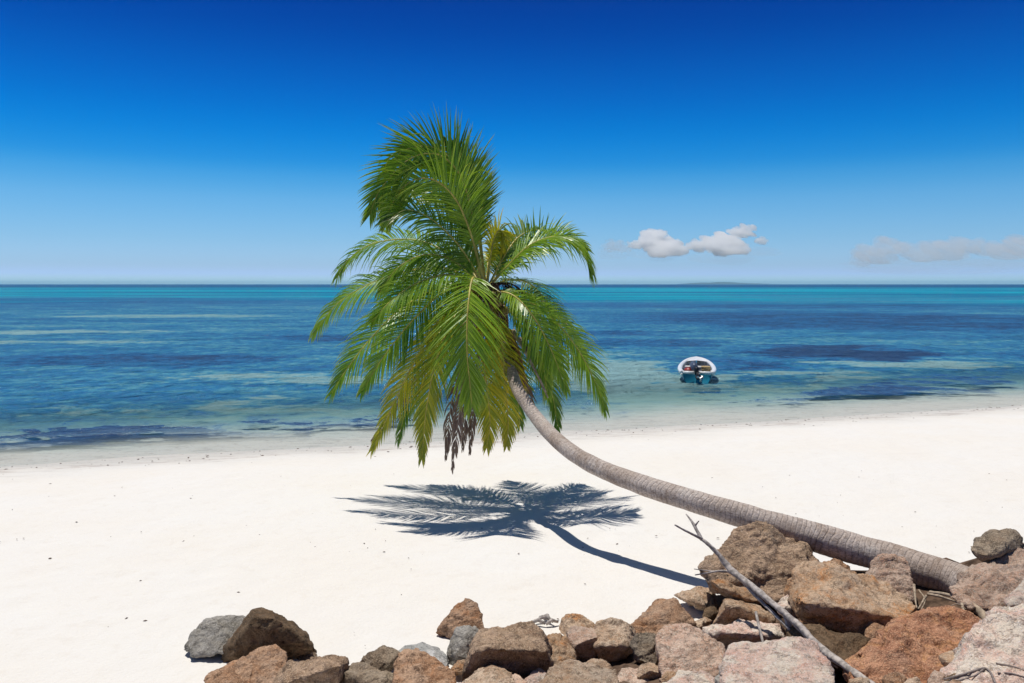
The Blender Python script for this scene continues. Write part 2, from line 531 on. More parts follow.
def rock(key, label, mat, poly, ridge=None, D=None, T=None, slope=None, rough=1.0, crumble=0.0, dy=0.15, name='boulder', res=38, sm=1, group='granite rocks piled along the top of the beach'):
    rnd = random.Random(key)
    P = [Vector(p) for p in poly]
    c = sum(P, Vector((0, 0))) / len(P)
    P = [c + (p - c) * (1.13 if key[0] == 'd' else 1.065) for p in P]
    x0, x1 = min(p.x for p in P), max(p.x for p in P)
    y0, y1 = min(p.y for p in P), max(p.y for p in P)
    wpx, hpx = x1 - x0, y1 - y0
    if D is None:
        D = pile_depth(c.x, c.y * .4 + y1 * .6)
    px2m = D / F
    size = max(wpx, hpx * 1.1) * px2m
    if T is None:
        T = 0.85 * math.sqrt(wpx * hpx * 1.3) * px2m
    pts = []
    if ridge:
        ry = sum(q[1] for q in ridge) / len(ridge)
        for p in P:
            below = p.y > ry
            pts.append(at(p.x, p.y, D + (-0.30 if below else 0.30) * T + rnd.uniform(-.05, .05) * T))
        for q in ridge:
            pts.append(at(q[0], q[1], D - T * 0.5 + rnd.uniform(-.03, .03) * T))
    else:
        if slope is None:
            slope, bulge = .6, rnd.uniform(.34, .46)
        else:
            bulge = rnd.uniform(.10, .2)
        for p in P:
            pts.append(at(p.x, p.y, D + (c.y - p.y) / max(hpx, 1) * slope * T + rnd.uniform(-.15, .15) * T))
        for q in rnd.sample(P, min(len(P), 3 if slope < 1 else 2)):
            q = c + (q - c) * rnd.uniform(.30, .62) + Vector((0, dy * hpx))
            pts.append(at(q.x, q.y, D + (c.y - q.y) / max(hpx, 1) * slope * T - T * bulge))
    for p in P[::2]:
        q = c + (p - c) * 0.72
        pts.append(at(q.x, q.y, D + T * 0.55))
    ctr = sum(pts, Vector()) / len(pts)
    bm = bmesh.new()
    for p in pts:
        bm.verts.new(p - ctr)
    bmesh.ops.convex_hull(bm, input=bm.verts)
    loose = [v for v in bm.verts if not v.link_faces]
    bmesh.ops.delete(bm, geom=loose, context='VERTS')
    me = bpy.data.meshes.new(name)
    bm.to_mesh(me)
    bm.free()
    o = bpy.data.objects.new(name, me)
    COL.objects.link(o)
    o.location = ctr
    md = o.modifiers.new('r', 'REMESH')
    md.mode = 'VOXEL'
    md.voxel_size = size / res
    ms = o.modifiers.new('s', 'SMOOTH')
    ms.factor = 0.5
    ms.iterations = sm
    d = dg()
    d.update()
    me2 = bpy.data.meshes.new_from_object(o.evaluated_get(d))
    o.modifiers.clear()
    me2.name = name
    o.data = me2
    bpy.data.meshes.remove(me)
    # weathering: broad dents, chipped steps, then grain
    offv = Vector((rnd.uniform(0, 99), rnd.uniform(0, 99), rnd.uniform(0, 99)))
    n = len(me2.vertices)
    co = np.empty(n * 3)
    no = np.empty(n * 3)
    me2.vertices.foreach_get('co', co)
    me2.vertices.foreach_get('normal', no)
    co = co.reshape(-1, 3)
    no = no.reshape(-1, 3)
    # flakes knocked off the corners: flat cuts just inside the hull
    for q in range(7):
        dv = Vector((rnd.gauss(0, 1), rnd.gauss(0, 1) - .3, rnd.gauss(0, 1) + .25)).normalized()
        dn = np.array(dv)
        pr = co @ dn
        lim = pr.max() * rnd.uniform(.92, .985)
        over = np.maximum(pr - lim, 0)
        co -= dn * (over * .92)[:, None]
    dsp = np.empty(n)
    for i in range(n):
        p = Vector(co[i]) / size
        a = noise.noise(p * 2.6 + offv)
        w = Vector((noise.noise(p * 5 + offv), noise.noise(p * 5 - offv), a)) * .16
        f = noise.fractal(p * 4.6 + offv, .7, 2.1, 6)
        # blocky fracture steps and thin cracks
        st = noise.cell(p * 3.6 + w * 3 + offv)
        rg = abs(noise.noise(p * 4.5 + w + offv * 1.3))
        crack = max(0.0, 1 - rg / .035) if a > -.15 else 0
        dsp[i] = (0.026 * a + 0.036 * f + 0.020 * st - 0.026 * crack) * rough
        if crumble:
            t = noise.turbulence(p * 7 + offv, 4, True)
            dsp[i] -= crumble * (t * .055 - .03)
    co = co + no * (dsp * size)[:, None]
    me2.vertices.foreach_set('co', co.ravel())
    me2.update()
    me2.polygons.foreach_set('use_smooth', [True] * len(me2.polygons))
    me2.materials.clear()
    me2.materials.append(RM[mat])
    tag(o, label, 'rock', group)
    ROCKS[key] = o
    return o


def sandD(px, py):
    return on_sand(px, py).y


exec_list = [
    # left end, standing on the sand
    ('a1', 'rounded grey boulder alone at the far left end of the rocks', 'grey', [(188, 645), (191, 635), (207, 621), (226, 615), (239, 616), (247, 622), (252, 640), (225, 653), (191, 656)], None, dict(D=sandD(220, 650), T=.5, dy=.22)),
    ('a2', 'dark brown pointed boulder leaning beside the rounded grey one', 'dark', [(221, 661), (237, 641), (250, 620), (254, 611), (272, 610), (299, 628), (312, 645), (316, 653), (285, 660), (265, 664)], [(235, 650), (256, 617), (273, 616), (300, 640)], dict(D=sandD(265, 655), T=.42)),
    ('a3', 'warm brown cracked rock in front of the dark pointed boulder', 'brown', [(231, 680), (246, 658), (262, 647), (276, 644), (285, 653), (286, 662), (283, 692), (240, 692)], None, dict(crumble=.3)),
    ('a4', 'brown rock at the bottom left corner of the rock pile', 'brown', [(205, 685), (207, 675), (220, 671), (228, 664), (243, 658), (252, 665), (247, 696), (206, 696)], None, {}),
    ('a5', 'small pink stone wedged beside the dark pointed boulder', 'pink', [(286, 651), (291, 644), (296, 649), (296, 657), (288, 658)], None, dict(name='stone')),
    ('a6', 'small grey brown stone at the right foot of the dark pointed boulder', 'moss', [(295, 656), (300, 648), (308, 649), (319, 656), (322, 665), (296, 666)], None, dict(name='stone', crumble=.3)),
    ('a7', 'long crumbly brown rock with a dark broken end', 'rough', [(274, 690), (278, 672), (290, 662), (312, 660), (333, 656), (343, 659), (346, 665), (338, 680), (330, 697), (278, 698)], [(282, 684), (305, 677), (325, 672), (341, 664)], dict(crumble=.5)),
    ('b1', 'mossy dark stone left of the silver grey stone', 'moss', [(360, 662), (370, 653), (384, 645), (392, 650), (400, 653), (397, 661), (392, 673), (366, 673)], None, dict(crumble=.5)),
    ('b2', 'smooth silver grey stone with a shiny pale top', 'silver', [(399, 650), (406, 645), (423, 642), (437, 647), (447, 657), (449, 667), (430, 670), (402, 666)], None, dict(rough=.5)),
    ('b3', 'brown wedge shaped rock in front of the silver grey stone', 'brown', [(393, 679), (396, 661), (404, 650), (417, 650), (436, 662), (453, 671), (453, 694), (394, 694)], None, {}),
    ('b4', 'low crumbly brown rock right of the long broken rock', 'moss', [(336, 677), (344, 666), (358, 663), (376, 671), (392, 674), (395, 690), (338, 691)], None, dict(crumble=.4)),
    ('b5', 'small whitish stone low at the bottom edge', 'silver', [(345, 691), (348, 680), (360, 678), (372, 682), (374, 693)], None, dict(name='stone', D=7.15)),
    ('b6', 'flat rust orange stone next to the small whitish stone', 'orange', [(373, 687), (385, 679), (398, 679), (406, 690), (374, 694)], None, dict(name='stone', D=7.2)),
    ('c1', 'upright triangular rock standing apart on the sand', 'brown', [(436, 632), (444, 623), (457, 605), (469, 596), (477, 602), (483, 625), (485, 633), (455, 637), (440, 637)], None, dict(D=sandD(460, 634), T=.34, dy=.12, crumble=.2)),
    ('c2', 'grey lichen marked rock against the left end of the big flat topped block', 'grey', [(447, 654), (452, 634), (457, 628), (467, 625), (483, 630), (480, 645), (474, 664), (452, 669)], None, dict(crumble=.25)),
    ('c3', 'big flat topped brown block with a dark front face', 'rough', [(468, 650), (482, 631), (526, 624), (543, 634), (551, 645), (552, 668), (524, 682), (463, 684)], [(471, 648), (486, 647), (505, 648), (534, 650), (547, 652)], dict(T=.75)),
    ('c4', 'small rusty stone at the lower left corner of the flat topped block', 'orange', [(451, 669), (459, 660), (467, 661), (465, 674), (455, 676)], None, dict(name='stone')),
    ('c5', 'tan rock with an orange crest in front of the flat topped block', 'tan', [(460, 686), (482, 668), (493, 663), (511, 672), (516, 692), (460, 697)], None, {}),
    ('c6', 'small pale pink rock at the foot of the flat topped block', 'pink', [(492, 681), (501, 673), (516, 674), (526, 681), (526, 697), (492, 697)], None, dict(name='stone', D=6.8)),
    ('c7', 'smooth pink stone below the right end of the flat topped block', 'pale', [(523, 682), (539, 668), (546, 672), (553, 684), (547, 696), (524, 694)], None, dict(name='stone', D=6.85)),
    ('c8', 'thin grey slab lying on the sand behind the flat topped block', 'grey', [(541, 637), (552, 630), (562, 627), (564, 636), (552, 640)], None, dict(name='stone')),
    ('d1', 'rust and yellow stained rock at the right end of the flat topped block', 'orange', [(533, 656), (545, 642), (553, 635), (561, 635), (567, 640), (574, 656), (574, 665), (556, 673), (545, 668)], None, dict(crumble=.2)),
    ('d2', 'orange tan rock standing highest in the middle of the pile', 'orange', [(561, 631), (562, 620), (569, 615), (580, 615), (592, 623), (596, 629), (590, 645), (565, 643)], None, {}),
    ('d3', 'flat topped pinkish rock with a dark hollow beneath it', 'pink', [(567, 632), (573, 628), (593, 629), (601, 633), (602, 642), (597, 653), (581, 664), (573, 658)], [(574, 646), (586, 640), (597, 637)], {}),
    ('d4', 'knobby tan rock with a bulging dark underside', 'tan', [(593, 637), (600, 624), (612, 619), (629, 626), (635, 635), (635, 645), (627, 655), (617, 663), (600, 658), (596, 646)], [(602, 645), (615, 650), (628, 645)], dict(crumble=.3)),
    ('d5', 'reddish brown rock sloping up to a rounded top', 'brown', [(630, 627), (653, 607), (660, 601), (673, 598), (678, 602), (684, 615), (691, 623), (690, 642), (660, 642), (634, 638)], None, {}),
    ('d6', 'dark pitted block between the knobby rock and the large pink boulder', 'moss', [(633, 643), (638, 635), (655, 635), (660, 645), (661, 667), (648, 667), (635, 658)], None, dict(crumble=.5)),
    ('d7', 'broad grey brown rock at the bottom edge below the dark hollow', 'tan', [(543, 680), (558, 667), (573, 662), (592, 667), (612, 671), (618, 683), (618, 698), (544, 698)], None, dict(crumble=.3)),
    ('d8', 'small flat tan stone on the rim of the dark hollow', 'tan', [(582, 665), (592, 658), (608, 662), (612, 669), (597, 671), (584, 669)], None, dict(name='stone', D=7.15)),
    ('d9', 'rounded pink rock at the bottom edge right of the dark hollow', 'pink', [(618, 680), (622, 669), (629, 667), (641, 672), (650, 678), (656, 697), (619, 697)], None, dict(D=6.8)),
    ('d10', 'small angular stone with a black shadowed side under the pitted block', 'tan', [(638, 668), (649, 663), (663, 669), (662, 679), (648, 682), (639, 677)], [(650, 671), (662, 673)], dict(name='stone', crumble=.2)),
    ('d11', 'small rusty pink stone below the large pink boulder', 'orange', [(662, 677), (667, 671), (677, 672), (679, 682), (663, 684)], None, dict(name='stone', D=6.6)),
    ('e1', 'large smooth pink boulder in the middle of the pile', 'pink', [(658, 637), (664, 626), (685, 622), (698, 629), (722, 645), (724, 664), (722, 674), (700, 682), (663, 680), (659, 652)], None, dict(T=.62)),
    ('e2', 'pale pink rock at the bottom edge below the large pink boulder', 'pale', [(663, 684), (681, 672), (700, 671), (711, 675), (721, 685), (721, 699), (664, 699)], None, dict(D=6.35)),
    ('e3', 'small grey stone between the two pale pink boulders', 'grey', [(715, 678), (724, 670), (731, 678), (731, 692), (716, 692)], None, dict(name='stone', D=6.25)),
    ('e4', 'tan slab jutting out left beneath the rough crumbling boulder', 'tan', [(675, 595), (682, 590), (700, 587), (716, 589), (714, 604), (705, 610), (696, 607), (686, 601)], [(683, 599), (697, 604), (708, 607)], dict(D=9.0, T=.4)),
    ('e5', 'dark shadowed rock propping the rough crumbling boulder', 'dark', [(703, 616), (711, 596), (730, 596), (728, 607), (715, 620), (706, 619)], None, dict(D=8.75)),
    ('e6', 'bright rust orange slab under the driftwood', 'orange', [(714, 626), (726, 600), (748, 600), (776, 618), (774, 628), (756, 628)], [(727, 604), (749, 611), (773, 623)], dict(D=8.3, T=.5)),
    ('e7', 'flat grey white slab below the rust orange slab', 'pale', [(703, 627), (722, 623), (744, 622), (756, 626), (776, 626), (784, 632), (781, 638), (763, 644), (747, 650), (733, 653), (722, 648), (708, 637)], [(712, 632), (727, 633), (740, 636), (755, 637), (774, 635)], dict(D=7.75, T=.5)),
    ('e8', 'small dark stone on the top edge of the large pink boulder', 'moss', [(688, 635), (697, 628), (708, 635), (707, 640), (692, 640)], None, dict(name='stone', D=7.75)),
    ('e9', 'small tan stone in the gap above the large pink boulder', 'tan', [(691, 624), (704, 617), (712, 621), (706, 629), (696, 629)], None, dict(name='stone', D=8.3)),
    ('f1', 'large pale pink boulder with a red patch on its top', 'pale', [(724, 658), (729, 652), (757, 645), (781, 641), (797, 639), (807, 642), (817, 650), (818, 658), (826, 665), (832, 674), (831, 702), (728, 702), (725, 672)], None, dict(T=.8, dy=.1)),
    ('g1', 'large rough crumbling boulder standing highest, with the palm trunk behind it', 'rough', [(702, 570), (714, 554), (725, 540), (741, 528), (756, 519), (763, 521), (777, 534), (807, 551), (819, 561), (818, 570), (806, 582), (797, 597), (781, 601), (757, 602), (714, 588)], None, dict(D=8.95, T=.7, crumble=.55, dy=.12, res=56)),
    ('g2', 'thin orange brown slab split from the foot of the rough crumbling boulder', 'orange', [(710, 580), (725, 579), (745, 588), (761, 600), (748, 603), (716, 592)], [(720, 588), (740, 597), (755, 602)], dict(D=8.5, T=.3)),
    ('g3', 'small brown stone under the palm trunk behind the orange block', 'brown', [(821, 562), (835, 559), (849, 566), (852, 575), (836, 578), (823, 573)], None, dict(name='stone', D=8.9)),
    ('g4', 'big orange and grey block with a dark rusty overhang', 'orange', [(793, 594), (800, 577), (809, 568), (830, 567), (866, 574), (886, 583), (906, 599), (919, 611), (905, 628), (871, 642), (836, 636), (797, 614)], [(796, 601), (826, 603), (843, 609), (876, 614), (908, 619)], dict(D=7.75, T=.8, res=50)),
    ('g5', 'small pale stone left of the dark rusty overhang', 'pale', [(775, 605), (781, 599), (788, 595), (796, 601), (800, 617), (790, 621), (778, 613)], None, dict(name='stone', D=7.85)),
    ('g6', 'pink chunk set hard against the palm trunk', 'pink', [(865, 574), (873, 562), (886, 554), (904, 558), (912, 573), (913, 600), (900, 604), (868, 585)], None, dict(D=8.3, T=.4)),
    ('g7', 'dark brown rock deep in the gap below the rusty overhang', 'dark', [(785, 630), (812, 624), (838, 638), (868, 640), (866, 668), (800, 668)], None, dict(D=7.1)),
    ('h1', 'large red brown rough boulder with an orange top edge', 'red', [(849, 664), (858, 650), (879, 634), (905, 622), (925, 610), (944, 608), (966, 616), (982, 627), (972, 648), (957, 672), (944, 702), (850, 702)], [(860, 657), (882, 640), (910, 630), (945, 630), (972, 636)], dict(D=6.75, T=.75, crumble=.45, res=50)),
    ('h2', 'huge pale pink boulder filling the bottom right corner', 'pale', [(922, 692), (949, 662), (977, 632), (990, 614), (1003, 606), (1030, 601), (1062, 610), (1075, 660), (1065, 730), (925, 730)], None, dict(D=6.15, T=1.0, res=50, dy=.1)),
    ('h3', 'broad pink boulder at the foot of the palm trunk', 'pink', [(951, 587), (972, 574), (976, 563), (1004, 550), (1024, 543), (1065, 540), (1070, 600), (1024, 608), (1004, 610), (988, 617), (974, 609), (953, 596)], [(958, 592), (985, 603), (1010, 601), (1050, 598)], dict(D=7.75, T=.95, res=50)),
    ('h4', 'grey pink rock at the right edge above the huge pale boulder', 'pale', [(1006, 600), (1024, 577), (1052, 568), (1056, 602), (1008, 606)], None, dict(D=7.05)),
    ('h5', 'round grey brown stone perched on top of the broad pink boulder', 'moss', [(971, 549), (975, 538), (993, 530), (1014, 529), (1023, 538), (1022, 547), (1004, 555), (980, 560), (974, 556)], None, dict(D=8.15, T=.42, rough=.7)),
    ('h6', 'small yellow stone at the bottom edge in front of the red brown boulder', 'tan', [(900, 690), (908, 679), (918, 678), (925, 688), (922, 698), (902, 698)], None, dict(name='stone', D=5.8)),
    ('h7', 'small pink stone left of the huge corner boulder', 'pink', [(923, 692), (934, 671), (945, 675), (949, 690), (940, 700), (925, 700)], None, dict(name='stone', D=5.75)),
]
LIT = dict(a3=1.2, a4=1.2, b3=1.3, c1=.9, c5=1.4, c6=1.3, c7=1.4, d1=1.2, d5=.9, d7=1.3, d9=1.3, e1=1.05, e2=1.4, f1=1.5, g1=1.25, g6=1.1, h1=1.25, h2=1.5, h3=1.2, h4=1.3, h7=1.3, b2=1.3, a1=.95)
for key, label, mat, poly, ridge, kw in exec_list:
    if key in LIT:
        kw['slope'] = LIT[key]
        ridge = None
        kw['dy'] = 0
    rock(key, label, mat, poly, ridge, **kw)

# the bank the rocks lie on: dark soil and rubble, rising to where the photographer stands
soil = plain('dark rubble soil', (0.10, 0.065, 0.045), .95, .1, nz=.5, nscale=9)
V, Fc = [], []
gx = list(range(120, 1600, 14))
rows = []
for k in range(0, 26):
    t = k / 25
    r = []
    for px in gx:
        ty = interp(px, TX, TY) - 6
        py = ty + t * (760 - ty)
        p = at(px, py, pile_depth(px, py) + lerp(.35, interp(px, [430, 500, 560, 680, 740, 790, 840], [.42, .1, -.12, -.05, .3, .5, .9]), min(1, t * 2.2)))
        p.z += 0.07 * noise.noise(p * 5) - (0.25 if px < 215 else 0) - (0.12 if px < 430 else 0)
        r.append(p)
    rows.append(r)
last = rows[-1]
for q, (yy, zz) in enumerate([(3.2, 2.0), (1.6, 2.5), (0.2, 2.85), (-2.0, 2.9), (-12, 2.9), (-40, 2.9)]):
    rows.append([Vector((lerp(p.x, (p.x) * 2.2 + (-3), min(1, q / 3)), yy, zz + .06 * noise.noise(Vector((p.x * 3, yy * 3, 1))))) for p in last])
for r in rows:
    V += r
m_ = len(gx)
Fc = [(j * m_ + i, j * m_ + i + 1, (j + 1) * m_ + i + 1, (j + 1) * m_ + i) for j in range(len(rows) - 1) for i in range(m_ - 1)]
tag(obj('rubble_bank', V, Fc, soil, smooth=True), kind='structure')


# rubble: small stones caught in the gaps of the pile, nothing tells one from another
rnd = random.Random(77)
for i in range(46):
    px = rnd.uniform(340, 1010)
    ty = interp(px, TX, TY)
    py = ty + 12 + rnd.random() ** .8 * (690 - ty)
    Dq = pile_depth(px, py) + rnd.uniform(.12, .3)
    r = rnd.uniform(7, 15)
    poly = [(px + r * math.cos(a) * rnd.uniform(.7, 1.2), py + .75 * r * math.sin(a) * rnd.uniform(.7, 1.2)) for a in np.linspace(0, 5.5, 7)]
    rock('z%d' % i, 'small brown rubble stone caught in the gaps between the piled granite rocks', rnd.choice(['brown', 'brown', 'tan', 'dark', 'rough']), poly, None, D=Dq, name='rubble_stone', res=16,
         crumble=rnd.choice([0, .3]), group='rubble stones in the gaps of the rock pile')

# ------------------------------------------------------------------ palm
def frond_material(name, c_young, c_old, c_tip, trans=0.34):
    m, nt, p = newmat(name)
    at_ = nt.node('ShaderNodeAttribute', attribute_name='leaf')
    sp = nt.node('ShaderNodeSeparateColor')
    nt.put(sp.inputs[0], at_.outputs['Color'])
    rnd, along, out = sp.outputs
    oi = nt.node('ShaderNodeObjectInfo').outputs['Random']
    f = nt.m('ADD', nt.m('MULTIPLY', rnd, 0.65), nt.m('MULTIPLY', oi, 0.35))
    col = nt.mix(f, c_young, c_old)
    tipf = nt.m('MULTIPLY', nt.ss(out, .55, 1.0), nt.ss(rnd, .2, .9))
    col = nt.mix(nt.m('MULTIPLY', tipf, 0.55), col, c_tip)
    nt.put(p.inputs['Base Color'], col)
    p.inputs['Roughness'].default_value = 0.33
    p.inputs['Specular IOR Level'].default_value = 0.55
    tb = nt.node('ShaderNodeBsdfTranslucent')
    nt.put(tb.inputs[0], nt.mix(1.0, col, (1.6, 1.55, 0.5), 'MULTIPLY'))
    mx = nt.node('ShaderNodeMixShader')
    mx.inputs[0].default_value = trans
    nt.put(mx.inputs[1], p.outputs[0])
    nt.put(mx.inputs[2], tb.outputs[0])
    nt.put(nt.n['Material Output'].inputs[0], mx.outputs[0])
    return m


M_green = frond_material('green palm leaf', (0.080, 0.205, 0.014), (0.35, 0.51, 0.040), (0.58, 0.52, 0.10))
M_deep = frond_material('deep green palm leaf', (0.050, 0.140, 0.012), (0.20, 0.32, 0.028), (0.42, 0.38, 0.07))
M_gold = frond_material('yellowing palm leaf', (0.14, 0.24, 0.016), (0.62, 0.54, 0.030), (0.78, 0.46, 0.05))
M_dead = frond_material('dry brown palm leaf', (0.13, 0.08, 0.06), (0.27, 0.185, 0.14), (0.33, 0.24, 0.17), .2)
M_rach = plain('green yellow leaf stalk', (0.50, 0.42, 0.09), .45, .4, nz=.25, nscale=8)
M_rach_dead = plain('dry leaf stalk', (0.33, 0.27, 0.215), .8, .2, nz=.3, nscale=12)
M_fibre = plain('brown crown fibre', (0.24, 0.135, 0.07), .95, .1, nz=.5, nscale=30)
HD = 14.0                # distance of the crown heart
HEART = at(483, 288, HD)
palm = empty('coconut_palm', at(955, 582, 8.45))
tag(palm, 'coconut palm leaning low out over the white sand from the rocks', 'palm tree')
PALM_INV = Matrix.Translation(-palm.location)


def keep(o, parent):
    o.parent = parent
    o.matrix_parent_inverse = parent.matrix_world.inverted() if parent.type != 'EMPTY' else Matrix.Translation(-parent.location)
    return o


def frond(pts, nrm, L=0.85, mat=None, droop=0.35, n=70, start=0.13, fwd=0.62, lift=0.12, base_r=0.028, dead=False, width=0.031, vee=0.0, label=None, seed=0):
    """pts: (px, py, depth offset) along the midrib; nrm: direction the upper leaf side faces"""
    rnd = random.Random(seed)
    P = [at(a, b, HD + c) for a, b, c in pts]
    path = catmull(P, 48)
    cum = [0]
    for i in range(48):
        cum.append(cum[-1] + (path[i + 1] - path[i]).length)
    tot = cum[-1]

    def pos(u):
        x = u * tot
        k = max(0, min(47, int(np.searchsorted(cum, x)) - 1))
        t = (x - cum[k]) / max(1e-6, cum[k + 1] - cum[k])
        return path[k].lerp(path[k + 1], t), (path[min(k + 2, 48)] - path[max(k - 1, 0)]).normalized()
    # rachis
    rv, rf = tube(path, [lerp(base_r, 0.005, (i / 48) ** .7) for i in range(49)], 6)
    V, Fc, A = [], [], []
    nh = Vector(nrm).normalized()
    n = int(n * 1.3)
    for i in range(n):
        u = start + (1 - start) * (i + .5) / n
        p, T = pos(u)
        N = nh - T * nh.dot(T)
        N = N.normalized() if N.length > .05 else Vector((0, 0, 1))
        B = T.cross(N)
        v = (u - start) / (1 - start)
        gust = noise.noise(Vector((u * 7, seed * 3.1, 0)))
        prof = min(1.0, 0.35 + 2.2 * v) * (1.0 if v < .5 else 1 - (v - .5) / .5 * .72)
        for side in (-1, 1):
            if rnd.random() < (0.45 if dead else 0.07):
                continue
            ln = L * prof * rnd.uniform(.84, 1.08)
            fw = fwd + 0.35 * v + 1.5 * v ** 4 + rnd.uniform(-.13, .13) + .18 * gust
            d = (B * side * (1 - .15 * v) + T * fw + N * (lift + vee + rnd.uniform(-.16, .16) + .22 * gust * side)).normalized()
            q = p.copy()
            r1 = rnd.random()
            SEG = 5
            dr = droop * rnd.uniform(.6, 1.6)
            if rnd.random() < .09:          # a torn or bent leaflet hangs
                dr += rnd.uniform(.5, 1.4)
                ln *= rnd.uniform(.6, 1.0)
            wv = width * rnd.uniform(.8, 1.15)
            b0 = len(V)
            for sgi in range(SEG + 1):
                w_ = sgi / SEG
                wd_ = wv * (0.55 + 1.6 * w_ * (1 - w_)) * (1 - w_ ** 3 * .98)
                acr = d.cross(N)
                acr = acr.normalized() if acr.length > .05 else T
                up_ = acr.cross(d).normalized()
                # folded strip: two halves meeting at the leaflet's own rib
                V.extend([q + acr * wd_ * .5 + up_ * wd_ * .22, q, q - acr * wd_ * .5 + up_ * wd_ * .22])
                A.extend([(r1, v, w_)] * 3)
                if sgi < SEG:
                    q = q + d * (ln / SEG)
                    d = (d + Vector((0, 0, -dr * (.35 + w_) * .55)) + Vector((rnd.uniform(-.03, .03), rnd.uniform(-.03, .03), 0))).normalized()
            for sgi in range(SEG):
                a = b0 + sgi * 3
                Fc.append((a, a + 1, a + 4, a + 3))
                Fc.append((a + 1, a + 2, a + 5, a + 4))
    o = obj('frond', V, Fc, mat or M_green)
    ca = o.data.color_attributes.new('leaf', 'FLOAT_COLOR', 'POINT')
    ca.data.foreach_set('color', np.array([(a, b, c, 1.0) for a, b, c in A], dtype=np.float32).ravel())
    r = obj('leaf_stalk', rv, rf, M_rach_dead if dead else M_rach, smooth=True)
    keep(o, palm)
    r.parent = o
    if label:
        o['label'] = label
    return o


